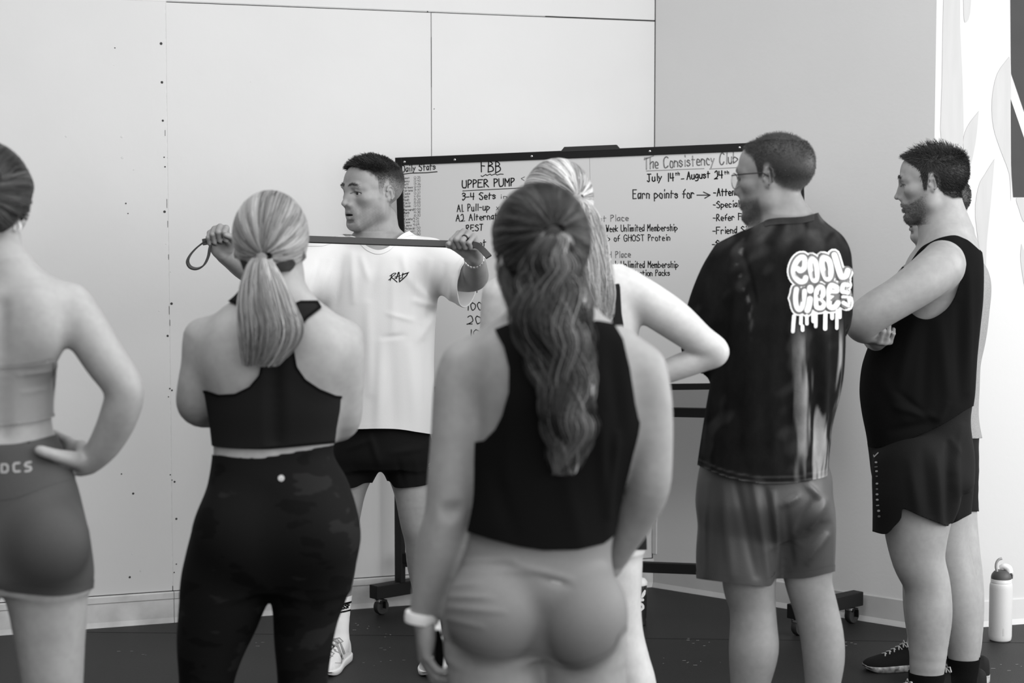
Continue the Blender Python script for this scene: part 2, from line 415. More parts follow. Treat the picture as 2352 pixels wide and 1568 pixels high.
# ------------------------------------------------------------------ heads and hands
def frame(f, up=(0, 0, 1)):
    """columns: s (the person's left), f (forward), u (up)"""
    f = np.asarray(f, float); f /= np.linalg.norm(f); up = np.asarray(up, float); u = up-f*(up@f); u /= np.linalg.norm(u)
    return np.stack([np.cross(u, f), f, u], 1)
class Head:
    def __init__(s, o, R, sc=1.): s.o = np.asarray(o, float); s.R = R; s.sc = sc
    def P(s, a, f, u): return s.o+s.R @ (np.array([a, f, u])*s.sc)
    def loc(s, v): return ((v-s.o) @ s.R)/s.sc
def build_head(B, H, detail=True, ears=(1, -1), female=False, mouth_open=0., ear=.8, eu=-.004):
    q = H.sc
    E = lambda c, r, k=.02, op='u', R=None: B.ell(H.P(*c), np.array(r)*q, H.R if R is None else R, k*q, op)
    C = lambda a, b, ra, rb, k=.012, op='u': B.cone(H.P(*a), H.P(*b), ra*q, rb*q, k*q, op)
    E((0, -.008, .042), (.0755, .098, .080)); E((0, -.045, .028), (.066, .062, .064)); E((0, .052, .030), (.060, .046, .058), .03)
    E((0, .045, -.035), (.056, .046, .064), .03)
    jw = .046 if female else .054
    for a in (1, -1):
        C((a*jw, .012, -.058), (a*.020, .076, -.099), .017, .014, .035)
        C((a*jw*1.08, .004, -.02), (a*jw, .012, -.058), .02, .017, .03)
        E((a*.047, .060, -.016), (.019, .022, .015), .025)
        if detail:
            C((a*.011, .0965, .0205), (a*.034, .0885, .0240), .0082, .0075, .016); C((a*.034, .0885, .0240), (a*.053, .067, .018), .0075, .006, .016)
            E((a*.032, .099, .002), (.018, .0125, .0105), .014, 's')
            E((a*.0325, .0760, .0025), (.0150, .0145, .0136), .005)
            C((a*.0185, .0850, .0065), (a*.0325, .0895, .0120), .002, .0034, .007); C((a*.0325, .0895, .0120), (a*.0475, .0790, .0075), .0034, .002, .007)
            E((a*.0325, .0905, .0005), (.0142, .0075, .0050), .002, 's')
            E((a*.0465, .0845, .0002), (.0045, .006, .0022), .002, 's'); E((a*.0190, .0880, -.0010), (.0045, .005, .0022), .002, 's')
    E((0, .082, -.102), (.021, .016, .0165), .02)
    if detail:
        C((0, .0925, .018), (0, .104, -.010), .0080, .0080, .014); C((0, .104, -.010), (0, .1180, -.0315), .0080, .0086, .010)
        for a in (1, -1):
            C((a*.006, .090, .006), (a*.0105, .095, -.030), .0085, .0105, .016)
            E((a*.0125, .1015, -.0365), (.0080, .0115, .0070), .006); E((a*.0065, .1080, -.0440), (.0040, .0060, .0046), .003, 's')
        E((0, .086, -.062), (.030, .018, .024), .02)
        o = mouth_open
        for a in (1, -1): C((a*.0235, .0875, -.0670), (a*.006, .1015, -.0615), .0030, .0050, .005); C((a*.0225, .0872, -.0690), (a*.004, .0985, -.0745-o), .003, .0064, .005)
        C((-.006, .1015, -.0615), (.006, .1015, -.0615), .0050, .0050, .004); C((-.004, .0985, -.0745-o), (.004, .0985, -.0745-o), .0064, .0064, .004)
        E((0, .1035, -.0675-o*.5), (.0215, .019, .0012+o*.5), .002, 's'); E((0, .0945, -.0865-o), (.015, .0045, .0045), .012, 's')
    e_ = ear
    for a in ears:
        P_ = lambda x, f, u: (a*(.0765+x*e_), -.012+f*e_, .004+eu+u*e_)
        th = [math.radians(x) for x in (160, 120, 80, 40, 0, -40, -80)]
        e = lambda t: P_(.004+.0085*(1-math.cos(t-1.9))*.5, -.0165*math.cos(t), .004+.0275*math.sin(t))
        E(P_(.0015, .001, 0), (.0060, .0145*e_, .024*e_), .008)
        for i in range(len(th)-1): C(e(th[i]), e(th[i+1]), .0036, .0036, .004)
        E(P_(.002, .006, -.0265), (.0050, .008*e_, .009*e_), .006)
        E(P_(.0105, .005, -.002), (.0062, .0085*e_, .0135*e_), .003, 's'); E(P_(.0045, .018, -.007), (.004, .0036, .006), .004)
        C(P_(.0080, -.005, .012), P_(.0075, -.006, -.014), .0026, .0026, .005)
def eyes(H, parent, look=0., names=(1, -1)):
    for a in names:
        c = H.P(a*.0325, .0758, .0012); mb = MB(); n = 16; r = .0128*H.sc
        ax = Vector(H.R @ np.array([math.sin(look), math.cos(look), 0]))
        prof = [(r*math.sin(t), r*math.cos(t)) for t in (3.1, 2.6, 2.2, 1.8, 1.4, 1.1, .9, .7, .58, .57, .4, .2, .01)]
        mb.lathe(c, prof, 28, ax); o = mb.build('eye', M['eyewhite'], parent, True)
        v = np.array(mb.v)-c; d = v @ np.array(ax)/r; o.data.materials.append(M['iris'])
        for p in o.data.polygons:
            if np.mean(d[list(p.vertices)]) > .845: p.material_index = 1
def build_hand(B, w, d, n, curls=((70, 90, 40),)*4, thumb=None, sc=1., wr=.026, spread=1., k=.0035):
    """w wrist, d towards the knuckles, n the palm's facing direction; thumb: local points (t, d, n) from base to tip; t is the thumb side"""
    d = np.asarray(d, float); d /= np.linalg.norm(d); n = np.asarray(n, float); n = n-d*(n@d); n /= np.linalg.norm(n)
    side = thumb[0]; t = np.cross(d, n)*side      # +1: right hand with d up and palm to the viewer puts the thumb at t
    L = lambda a, b, c: np.asarray(w, float)+(t*a+d*b+n*c)*sc
    met = [(.027, .086, .000), (.0075, .091, -.004), (-.0115, .086, -.003), (-.029, .076, .001)]
    ln = [(.044, .027, .021), (.048, .030, .022), (.045, .028, .021), (.035, .021, .018)]; rr = [.0093, .0096, .0090, .0078]
    B.ell(L(-.002, .045, .002), np.array([.037, .046, .0145])*sc, np.stack([t, d, n], 1), .015*sc)
    B.ell(L(-.024, .032, .009), np.array([.013, .032, .012])*sc, np.stack([t, d, n], 1), .012*sc)
    tips = []; joints = []
    for i in range(4):
        m = met[i]; B.cone(L(m[0]*.5, .008, -.002), L(*m), .0135*sc, (.0105 if i < 3 else .0092)*sc, .010*sc)
        p = np.array(m); a = 0.; c = curls[i]; J = [L(*p)]
        fan = (1.5-i)*.05*spread
        for j in range(3):
            a += math.radians(c[j]); e = p+np.array([fan*math.cos(min(a, 1.57)), math.cos(a), math.sin(a)])*ln[i][j]
            r0 = rr[i]*(1.06, .97, .88)[j]; r1 = rr[i]*(.99, .90, .76)[j]
            B.cone(L(*p), L(*e), r0*sc, r1*sc, k*sc); p = e; J.append(L(*p))
        tips.append(L(*p)); joints.append(J)
    T = thumb[1]; R_ = [.0165, .0125, .0108, .0085]
    for j in range(len(T)-1): B.cone(L(*T[j]), L(*T[j+1]), R_[j]*sc, R_[j+1]*sc, (.014 if j == 0 else k)*sc)
    return L, joints

# ------------------------------------------------------------------ persons
class Person:
    def __init__(s, D, label, base, h=.0055):
        s.D = D; s.h = h; s.T = Sdf(); s.B = Sdf(); s.root = empty('person', tuple(base), label, 'person')
        s.heads = []; s.fine = []; s.tones = []; s.cut = []
    def P(s, x, y, dy=0.): return W(x, y, s.D+dy)
    def m(s, px): return px*s.D/F
    def limb(s, pts, k=.03, op='u', B=None):   # (x, y, dy, r px)
        (s.B if B is None else B).chain([(s.P(*p[:3]), s.m(p[3])) if len(p) == 4 else (np.array(p[1:4]), p[4]) for p in pts], k, 4, op)
    def torso(s, rows, k=.03, n=2.2, yaw=0., B=None):   # (y, x left, x right, near, far, dy)
        out = []
        for y, xl, xr, ne, fa, dy in rows:
            c = s.P((xl+xr)/2, y, dy); out.append((c[2], c[0], c[1], s.m(xr-xl)/2, ne, fa))
        (s.T if B is None else B).loft(out, k, yaw, n)
    def blob(s, x, y, dy, rx, ry, rz, k=.03, op='u', R=None, B=None):   # radii in metres
        (s.T if B is None else B).ell(s.P(x, y, dy), (rx, ry, rz), R, k, op)
    def leg(s, pts, ankle, calf=True, r_ank=.036, fd=(0, 1), L=.25, k=.03):
        """pts: visible picture points; ankle: (picture column, dy); adds calf, ankle and foot on the floor"""
        xa = s.P(ankle[0], 1500, ankle[1]); A = np.array([xa[0], xa[1], .085])
        P_ = [(s.P(x, y, dy), s.m(r)) for x, y, dy, r in pts]; last, rl = P_[-1]
        if calf:      # last visible point is above the calf: put knee and calf in
            if last[2] > .56: kn = last+(A-last)*((last[2]-.47)/(last[2]-.085)); P_.append((kn, .053))
            q = P_[-1][0]; P_.append((q+(A-q)*.36+np.array([0, -.012*np.sign(fd[1]), 0]), .056)); P_.append((q+(A-q)*.72, .041))
        P_.append((A, r_ank)); s.T.chain(P_, k, 4); s.foot(A, fd, L, s.T); return A
    def foot(s, ank, fd, L=.25, B=None):
        """bare foot under ankle point ank, pointing along fd"""
        fd = np.array([fd[0], fd[1], 0.]); fd /= np.linalg.norm(fd); a = np.array([ank[0], ank[1], 0.]); U = np.array([0, 0, 1.])
        sd = np.array([-fd[1], fd[0], 0]); B = s.B if B is None else B; sc = L/.26*.72
        B.chain([(ank, .036*sc), (a-fd*.025*sc+U*.045, .034*sc)], .02, 1); B.cone(a-fd*.04*sc+U*.035, a+fd*.08*sc+U*.042, .031*sc, .032*sc, .03)
        B.cone(a+fd*.02*sc+U*.07, a+fd*.13*sc+U*.034, .034*sc, .026*sc, .03); B.ell(a+fd*.135*sc+U*.03, (.045*sc, .05*sc, .024), np.stack([sd, fd, U], 1), .02)
        B.ell(a+fd*.18*sc+U*.027, (.036*sc, .03*sc, .018), np.stack([sd, fd, U], 1), .015)
    def finish(s, tone=.5, tonef=None, extra_grids=(), pad=.03):
        lo, hi = s.B.bounds(pad); l2, h2 = s.T.bounds(pad); lo, hi = np.minimum(lo, l2), np.maximum(hi, h2); s.G = Grid(lo, hi, s.h); s.Dt = s.T.eval(s.G); s.Dg = s.B.eval(s.G, s.Dt.copy())
        v, q = nets(s.G, s.Dg); v = smooth(v, q, 1, .35); parts = []
        T = tri(q)
        for (glo, ghi, gh, plane_o, plane_n, rad) in extra_grids:   # finer grids beyond a cutting plane (head, hands)
            po, pn = np.asarray(plane_o, float), np.asarray(plane_n, float)/np.linalg.norm(plane_n)
            gf = lambda x: np.maximum(-((x-po) @ pn), np.linalg.norm(x-po, axis=1)-rad)       # <= 0 inside the fine region
            g = gf(v); v, T = clip(v, T, -g)
            G2 = Grid(glo, ghi, gh); D2 = s.B.eval(G2, s.T.eval(G2)); v2, q2 = nets(G2, D2); v2 = smooth(v2, q2, 1, .3); parts.append(clip(v2, q2, gf(v2)))
        v, T = join((v, T), *parts)
        tn = np.full(len(v), tone, np.float32)
        if tonef: tn = tonef(v, normals(v, T), tn)
        s.body = obj('body', v, T, M['skin'], s.root, tone=tn); return s.body
    def cloth(s, name, m, region, off=.004, B=None, keep_body=.006, fold=(), wr=0., wrs=6., thick=.0025, sm=1, tonef=None, parent=None, zr=None, label=None, seed=0, base='torso'):
        """clothing: the body offset outwards, or its own loose shape B united with it, cut where region(v, px, py, N) > 0"""
        G = s.G; D = s.Dt if base == 'torso' else s.Dg
        lo, hi = s.T.bounds(.04) if base == 'torso' else (s.G.lo, s.G.lo+s.h*np.array(s.G.n))
        if B is not None: l2, h2 = B.bounds(.03); lo, hi = np.minimum(lo, l2), np.maximum(hi, h2)
        if zr: lo[2], hi[2] = max(lo[2], zr[0]), min(hi[2], zr[1])
        S_ = []; g2 = Grid.__new__(Grid); g2.h = G.h; g2.lo = G.lo.copy(); g2.n = [0]*3; g2.ax = [None]*3
        for i in range(3):
            k0, k1 = max(0, int((lo[i]-G.lo[i])/G.h)), min(G.n[i], int((hi[i]-G.lo[i])/G.h)+2)
            S_.append(slice(k0, k1)); g2.lo[i] = G.ax[i][k0]; g2.n[i] = k1-k0; g2.ax[i] = G.ax[i][k0:k1]
        D = D[tuple(S_)]; G = g2
        if B is not None:
            D = smin(D-np.float32(keep_body), B.eval(G), .012); lev = 0.
        else: lev = off
        v, q = nets(G, D, lev); v = smooth(v, q, sm, .4); T = tri(q); N = normals(v, T)
        px, py = proj(v); g = region(v, px, py, N)
        if fold: v = folds(v, N, fold)
        if wr: v = v+(N*(vnoise(v, wrs, seed)*wr)[:, None]).astype(np.float32)
        tn = tonef(v, N, px, py) if tonef else None
        if tn is None: v, T = clip(v, T, g)
        else: v, T, tn = clip(v, T, g, tn)
        o = obj(name, v, T, m, parent or s.root, tone=tn)
        if thick: md = o.modifiers.new('thickness', 'SOLIDIFY'); md.thickness = thick; md.offset = -1
        if label: o['label'] = label
        s.last = (v, T); return o

    def strip(s, name, m, g, parent, out=.0015):
        """a hem or collar: the part of the last cloth where g(v, px, py) <= 0, a little proud"""
        v, T = s.last; px, py = proj(v); N = normals(v, T); v2, T2 = clip((v+N*out).astype(np.float32), T, g(v, px, py))
        return obj(name, v2, T2, m, parent)
    def hair_cap(s, H, line, off, m, tone, name='hair', h=.004, extra=None, label=None):
        """hair: the head offset outwards, kept where line(local) > 0"""
        A = Sdf(); q = H.sc
        A.ell(H.P(0, -.008, .047), np.array([.0755, .098, .084])*q+off, H.R, .02); A.ell(H.P(0, -.045, .03), np.array([.066, .062, .066])*q+off, H.R, .02); A.ell(H.P(0, .05, .035), np.array([.060, .045, .058])*q+off, H.R, .03)
        A.ell(H.P(0, -.045, -.03), np.array([.055, .045, .055])*q+off*.6, H.R, .03)
        if extra: extra(A)
        lo, hi = A.bounds(.02); G = Grid(lo, hi, h); v, q_ = nets(G, A.eval(G)); v = smooth(v, q_, 2, .4)
        v, T = clip(v, q_, -line(H.loc(v))); o = obj(name, v, T, m, s.root, tone=np.full(len(v), tone)); md = o.modifiers.new('t', 'SOLIDIFY'); md.thickness = off*.8; md.offset = -1
        if label: o['label'] = label
        return o
    def swept(s, H, tie, n, off, line, tone, var, radius=.0008, k=12, seed=1, name='hair_strands', streak=9.):
        """strands lying over the skull and gathered at the tie (local coordinates)"""
        r = np.random.default_rng(seed); c0 = np.array([0, -.012, .036]); rad = np.array([.0780, .106, .095])+off/H.sc
        d = r.normal(size=(n*4, 3)); d /= np.linalg.norm(d, axis=1)[:, None]
        def surf(d): return c0+d/np.sqrt(((d/rad)**2).sum(-1, keepdims=True))
        d = d[line(surf(d)) > .002][:n]; n = len(d); dt = np.asarray(tie)-c0; dt /= np.linalg.norm(dt)
        om = np.arccos(np.clip(d@dt, -1, 1)); so = np.maximum(np.sin(om), 1e-4); t = np.linspace(0, 1, k)
        a = np.sin((1-t)[None]*om[:, None])/so[:, None]; b = np.sin(t[None]*om[:, None])/so[:, None]
        dd = a[..., None]*d[:, None]+b[..., None]*dt; dd /= np.linalg.norm(dd, axis=-1, keepdims=True)
        lift = 1+(.004+.028*r.random(n))[:, None]*(1-t**3)[None]
        P = c0+(surf(dd)-c0)*lift[..., None]
        az = np.arctan2(d[:, 2]-dt[2], d[:, 0]-dt[0]); tn = tone*(1+var*np.sin(az*streak+3*np.sin(az*5))*.7+var*.6*r.normal(size=n))
        P = s_world(H, P); return strands(name, P, radius, np.clip(tn, .004, 1), M['hairdark'], s.root, .6)
    def tail(s, path, n, tone, var, wave=.004, freq=3., radius=.0009, k=26, seed=2, flat=.6, name='ponytail', sub=6, ends=.75, core=True, clumps=40):
        """a pony tail along picture points (x, y, dy, r px)"""
        r = np.random.default_rng(seed); q = np.array([list(s.P(x, y, dy))+[s.m(rr)] for x, y, dy, rr in path]); q = catmull(q, sub); L = np.linspace(0, 1, len(q))
        t = np.linspace(0, 1, k); ln = ends+(1-ends)*r.random(n)**.6
        cl = r.integers(0, clumps, n); ct = 2*math.pi*r.random(clumps); cr = np.sqrt(r.random(clumps)); ph = 6.283*r.random(clumps); ct2 = r.normal(size=clumps)
        th = ct[cl]+.55*r.normal(size=n); ro = np.clip(cr[cl]+.16*r.normal(size=n), 0, 1.08)
        T_ = t[None]*ln[:, None]; C = np.stack([np.interp(T_, L, q[:, i]) for i in range(4)], -1)
        R_ = C[..., 3]*ro[:, None]; w = wave*np.sin(6.283*freq*T_+ph[cl][:, None])*np.clip(T_*3, 0, 1)
        P = C[..., :3].copy(); P[..., 0] += R_*np.cos(th)[:, None]+w; P[..., 1] += flat*R_*np.sin(th)[:, None]+.6*w*np.cos(ph[cl])[:, None]
        tn = tone*np.exp(var*(.55*ct2[cl]+.3*r.normal(size=n)))
        if core:
            B = Sdf(); B.chain([(s.P(x, y, dy), s.m(rr)*.62) for x, y, dy, rr in path[:-1]], .01, 4); lo, hi = B.bounds(.02); G = Grid(lo, hi, .005); v, f = nets(G, B.eval(G))
            v[:, 1] = (v[:, 1]-np.interp(v[:, 2], q[::-1, 2], q[::-1, 1]))*flat+np.interp(v[:, 2], q[::-1, 2], q[::-1, 1])
            o = obj(name, v, f, M['hairmesh'], s.root, tone=np.full(len(v), tone*.6))
        return strands(name+'_strands', P, radius, np.clip(tn, .004, 1), M['hairdark'], s.root, .5)
    def short_hair(s, H, mask, length, direc, n, tone, var, radius=.0007, seed=3, name='hair_strands', k=5, rnd=.22, lift=.5):
        """short strands rooted on the scalp; mask, length, direc are functions of head-local points"""
        r = np.random.default_rng(seed); me = s.body.data; v = np.empty(len(me.vertices)*3, np.float32); me.vertices.foreach_get('co', v); v = v.reshape(-1, 3)
        N = np.empty(len(me.vertices)*3, np.float32); me.vertices.foreach_get('normal', N); N = N.reshape(-1, 3)
        l = H.loc(v); near = (np.abs(l) < .16).all(1); w = np.where(near, mask(l), 0); w = np.clip(w, 0, 1)
        i = r.choice(len(v), n, p=w/w.sum()); p = v[i]+r.normal(size=(n, 3))*.0012; li = l[i]; nn = N[i] @ H.R
        ln = length(li)*(.6+.6*r.random(n)); dd = direc(li, nn)+rnd*r.normal(size=(n, 3)); dd /= np.linalg.norm(dd, axis=1)[:, None]
        t = np.linspace(0, 1, k); c = nn*lift+dd*.6; c /= np.linalg.norm(c, axis=1)[:, None]
        P = (c[:, None]*t[None, :, None]*(1-.5*t)[None, :, None]+dd[:, None]*(t**2*.6)[None, :, None])*ln[:, None, None]
        P = p[:, None]+P @ H.R.T; return strands(name, P, radius, np.clip(tone*(1+var*r.normal(size=n)), .003, 1), M['hairdark'], s.root, .4)
def s_world(H, P): return H.o+(P @ H.R.T)*H.sc
def hairline(l, front=.088, temple=.05, burn=-.01, nape=-.062, fr=None):
    """> 0 where scalp hair grows; head-local points"""
    f, u = l[..., 1], l[..., 2]
    y = np.interp(f, [-.13, -.06, -.036, -.022, -.012, .004, .012, .022, .030, .046, .064, .078, .13], [nape, nape, nape*.75, -.02, .028, .030, burn, burn, temple*.7, temple, front-.012, front, front+.004])
    return u-y
def shoe(P, A, fd, kind, L=.285, z0=0.):
    """a trainer around ankle A pointing along fd; returns the upper, with sole and laces as its parts"""
    fd = np.array([fd[0], fd[1], 0.]); fd /= np.linalg.norm(fd); sd = np.array([-fd[1], fd[0], 0]); o = np.array([A[0], A[1], z0]); k = L/.285
    X = np.array([-.078, -.072, -.055, -.03, 0, .04, .08, .12, .15, .175, .192, .203, .207])*k
    wd = np.array([.008, .022, .032, .035, .035, .036, .041, .047, .047, .041, .030, .016, .004])*k
    zt = np.array([.070, .086, .096, .094, .098, .102, .083, .064, .054, .047, .041, .035, .028])*k
    zs = np.array([.026, .027, .028, .027, .026, .025, .024, .022, .021, .021, .021, .022, .022])*k
    q = catmull(np.stack([X, wd, zt, zs], 1), 3); n = 18; V = []; Fc = []
    for x, w, t, z in q:
        for j in range(n+1):
            a = math.pi*j/n; c = math.cos(a); s_ = math.sin(a); yy = w*np.sign(c)*abs(c)**.75; zz = z-.004+(t-z+.004)*s_**.75
            if -.045*k < x < .075*k: yy *= 1-.32*(s_**3)*(1 if x < .05*k else .6)
            V.append(o+fd*x+sd*yy+np.array([0, 0, zz]))
    m = len(q)
    for i in range(m-1):
        for j in range(n): a = i*(n+1)+j; Fc.append([a, a+n+1, a+n+2, a+1])
    up = obj('shoe', V, Fc, M['shoeblack'] if kind == 'black' else M['shoewhite'], P.root)
    V = []; Fc = []; rows = [(0, .93), (.003, 1.0), (.012, 1.05), (.9, 1.06), (1., 1.0)]
    out = [(x, w+.003*k) for x, w, t, z in q]; out = [(q[0][0]-.003, .006*k)]+out+[(q[-1][0]+.003, .002)]
    zz = [q[0][3]]+[a[3] for a in q]+[q[-1][3]]; ring = [(x, w, i) for i, (x, w) in enumerate(out)]+[(x, -w, i) for i, (x, w) in reversed(list(enumerate(out)))]; N_ = len(ring)
    for r_, (h_, sc_) in enumerate(rows):
        for x, w, i in ring:
            spring = max(0, (x/k-.15))**2*4.5
            z = (h_ if h_ <= .02 and r_ < 3 else zz[i]*h_ if h_ < .95 else zz[i]+.001); V.append(o+fd*(x*(1 if r_ else .99))+sd*w*sc_+np.array([0, 0, max(0, z)+(spring if r_ < 3 else 0)]))
    for r_ in range(len(rows)-1):
        for i in range(N_): Fc.append([r_*N_+i, r_*N_+(i+1) % N_, (r_+1)*N_+(i+1) % N_, (r_+1)*N_+i])
    Fc.append(list(range(N_))[::-1]); Fc.append([(len(rows)-1)*N_+i for i in range(N_)])
    obj('sole', V, Fc, M['camosole'] if kind == 'black' else M['rubberwhite'], up)
    lc = MB()
    for i in range(5):
        x = (.055+.017*i)*k; z = np.interp(x, q[:, 0], q[:, 2])+.001
        for s_ in (-1, 1): lc.tube([o+fd*(x-.006*s_)+sd*(-.022*k)+np.array([0, 0, z-.007*k]), o+fd*x+np.array([0, 0, z+.001]), o+fd*(x+.006*s_)+sd*(.022*k)+np.array([0, 0, z-.007*k])], .0026*k, 6)
    lc.tube([o+fd*.048*k+sd*y+np.array([0, 0, z_]) for y, z_ in ((0, .101*k), (.02*k, .106*k), (.034*k, .094*k), (.02*k, .088*k), (0, .097*k), (-.02*k, .106*k), (-.034*k, .094*k), (-.02*k, .088*k))], .0022*k, 6, True)
    tag(lc.build('laces', M['lace'] if kind == 'black' else M['lacegrey'], up, True), kind='stuff'); return up

# ------------------------------------------------------------------ stroke lettering
GL = {'A': '022942 1535', 'B': '0209 ~0919383706 ~0636443302', 'C': '~48290704123243', 'D': '0209 ~092947443202', 'E': '49090242 0636', 'F': '490902 0636',
 'G': '~4829070412324345 2545', 'H': '0209 4249 0646', 'I': '1219', 'J': '0949 ~2924221203', 'K': '0209 4906 0642', 'L': '090242', 'M': '0209254942', 'N': '02094249',
 'O': '~2907041232444729', 'P': '0209 ~092938372605', 'R': '0209 ~092938372605 1542', 'S': '~48291807263544321203', 'T': '0949 2922', 'U': '~09041222324449',
 'V': '092249', 'W': '0912263249', 'Y': '0926 4912', 'X': '0249 0942',
 'a': '~3616041234 3632', 'b': '0209 ~051635441203', 'c': '~3516041232', 'd': '~3616041234 3932', 'e': '~04343516041232', 'f': '~3928171712 0535', 'g': '~3616041334 ~36311000',
 'h': '0209 ~0516363432', 'i': '1612 1819', 'j': '~262110 2829', 'k': '0209 3604 0432', 'l': '1912', 'm': '0602 ~05162522 ~25364542', 'n': '0602 ~0516353432',
 'o': '~160412323516', 'p': '0600 ~051635441203', 'q': '~3616041334 3630', 'r': '0602 ~05162635', 's': '~35160524331203', 't': '1812 0636', 'u': '~0603122233 3632',
 'v': '061236', 'w': '0612243246', 'x': '0236 0632', 'y': '0614 3600', 'z': '06360232',
 '0': '~1907041222343719', '1': '1912', '2': '~0819293734020232', '3': '~0819383716 ~1636341203', '4': '090545 3932', '5': '390906 ~062635331202', '6': '~29060312323504',
 '7': '093912', '8': '~16081938160312323416', '9': '~3726060819393732', '.': '0202', ':': '1313 1616', '-': '0535', '<': '370522', ',': '0201', '/': '0239'}
def glyphs(text, jit=.0, rs=None):
    """list of polylines in units where the cap height is 1 and the baseline 0; returns (lines, width)"""
    x = 0; out = []
    for ch in text:
        if ch == ' ': x += .55; continue
        mxx = 0
        for st in GL[ch].split():
            cu = st[0] == '~'; st = st[1:] if cu else st
            p = np.array([[int(st[i]), int(st[i+1])] for i in range(0, len(st), 2)], float); mxx = max(mxx, p[:, 0].max())
            if rs is not None: p += rs.normal(size=p.shape)*jit
            if cu and len(p) > 2: p = catmull(p, 4)
            out.append(np.stack([x+p[:, 0]*.14, (p[:, 1]-2)/7], 1))
        x += mxx*.14+.24
    return out, x-.24
def ribbons(lines, w, mapf, off=.0015, step=1e9):
    """flat inked strokes: lines in picture coordinates, w in pixels, mapf((x, y)) -> (point, normal) on the surface"""
    mb = MB(); n = 10
    for ln in lines:
        ln = np.asarray(ln, float)
        pts = [ln[0]]
        for a, b in zip(ln[:-1], ln[1:]):
            k = max(1, int(np.linalg.norm(b-a)/step)) if step < 1e8 else 1
            pts += [a+(b-a)*(i+1)/k for i in range(k)]
        def put(poly):
            o = []
            for p in poly:
                r = mapf(p)
                if r is None: return
                o.append(np.asarray(r[0])+np.asarray(r[1])*off)
            mb.add(o, [list(range(len(o)))])
        for p in pts: put([p+np.array([math.cos(2*math.pi*i/n), -math.sin(2*math.pi*i/n)])*w/2 for i in range(n)])
        for a, b in zip(pts[:-1], pts[1:]):
            d = b-a; L = np.linalg.norm(d)
            if L < 1e-6: continue
            q = np.array([-d[1], d[0]])/L*w/2; put([a+q, b+q, b-q, a-q])
    return mb
def bvh_of(v, T): return BVHTree.FromPolygons([tuple(p) for p in v.tolist()], T.tolist())
def caster(bvh):
    o = Vector((0, 0, HC))
    def f(p):
        loc, nor, i, d = bvh.ray_cast(o, ray(p[0], p[1]).normalized())
        if loc is None: return None
        if nor.dot(ray(p[0], p[1])) > 0: nor = -nor
        return np.array(loc), np.array(nor)
    return f
def text_on(text, x0, y0, x1, y1, cap, w, mapf, jit=.12, rs=None, off=.0015):
    L, wd = glyphs(text, jit, rs); dx, dy = (x1-x0)/wd, (y1-y0)/wd
    return ribbons([np.stack([x0+l[:, 0]*dx, y0+l[:, 0]*dy-l[:, 1]*cap], 1) for l in L], w, mapf, off)
# ------------------------------------------------------------------ the room
class Plane:
    def __init__(s, a, b):          # vertical plane through two ground points; n faces the camera
        s.a = np.asarray(a, float); d = np.asarray(b, float)-s.a; d[2] = 0; s.len = np.linalg.norm(d); s.d = d/s.len; s.n = np.array([s.d[1], -s.d[0], 0.])
        if s.n[1] > 0: s.n = -s.n
    def hit(s, px, py):
        r = np.array(ray(px, py)); o = np.array([0, 0, HC]); t = ((s.a-o) @ s.n)/(r @ s.n); return o+r*t
    def uz(s, px, py): p = s.hit(px, py); return (p-s.a) @ s.d, p[2]
    def at(s, u, z, out=0.): p = s.a+s.d*u+s.n*out; return np.array([p[0], p[1], z])
    def box(s, u0, u1, z0, z1, o0, o1, mb=None):
        mb = mb or MB(); return mb.hexa([s.at(u0, z0, o0), s.at(u1, z0, o0), s.at(u1, z0, o1), s.at(u0, z0, o1), s.at(u0, z1, o0), s.at(u1, z1, o0), s.at(u1, z1, o1), s.at(u0, z1, o1)])
def structure(o): o['kind'] = 'structure'; return o
CORNER = ground(1499, 1346); EDGE = ground(2129, 1447)
WL = Plane(ground(400, 1427.5), CORNER); WR = Plane(CORNER, EDGE); WB = Plane(EDGE, ground(2352, 1430))
uC = (CORNER-WL.a) @ WL.d
mb = MB().add([(-7, -1.5, 0), (8, -1.5, 0), (8, 10.5, 0), (-7, 10.5, 0), (-7, -1.5, -.1), (8, -1.5, -.1), (8, 10.5, -.1), (-7, 10.5, -.1)], [[0, 1, 2, 3], [7, 6, 5, 4], [0, 4, 5, 1], [1, 5, 6, 2], [2, 6, 7, 3], [3, 7, 4, 0]])
floor = structure(mb.build('floor', M['floor']))
wl = structure(WL.box(-4.2, uC+.05, 0, 3.6, -.13, -.012).build('wall_left', M['gap']))
u1 = WL.uz(388, 660)[0]; u2 = WL.uz(991, 300)[0]
zs = (WL.uz(375, 4)[1]+WL.uz(1499, 47)[1])/2; zb = (WL.uz(204, 1370)[1]+WL.uz(402, 1356)[1])/2
for a, b, z0, z1 in ((-4.2, u1-.0015, zb+.0015, 3.6), (u1+.0015, u2-.0015, zb+.0015, zs-.003), (u2+.0015, uC-.004, zb+.0015, zs-.003), (u1+.0015, uC-.004, zs+.003, 3.6)):
    WL.box(a, b, z0, z1, -.012, .0 if z1 > 3 or a < 0 else .0).build('panel', M['wall'], wl, bevel=.0012)
WL.box(-.25, uC-.5, zs+.0, zs+.002, -.006, .0012).build('seam_bead', M['wall'], wl)
WL.box(u1-.004, u1+.004, zb+.02, 3.6, -.010, -.0006).build('seam_filler', M['wallspot'], wl)
def disc(plane, px, py, r, m, mb, out=.001, n=8):
    u, z = plane.uz(px, py); c = plane.at(u, z, out)
    P = [plane.at(u+r*math.cos(2*math.pi*i/n), z+r*math.sin(2*math.pi*i/n), out) for i in range(n)]; Q = [plane.at(u+.6*r*math.cos(2*math.pi*i/n), z+.6*r*math.sin(2*math.pi*i/n), out+.0012) for i in range(n)]
    mb.add(P+Q, [[i, (i+1) % n, n+(i+1) % n, n+i] for i in range(n)]+[[n+i for i in range(n)]])
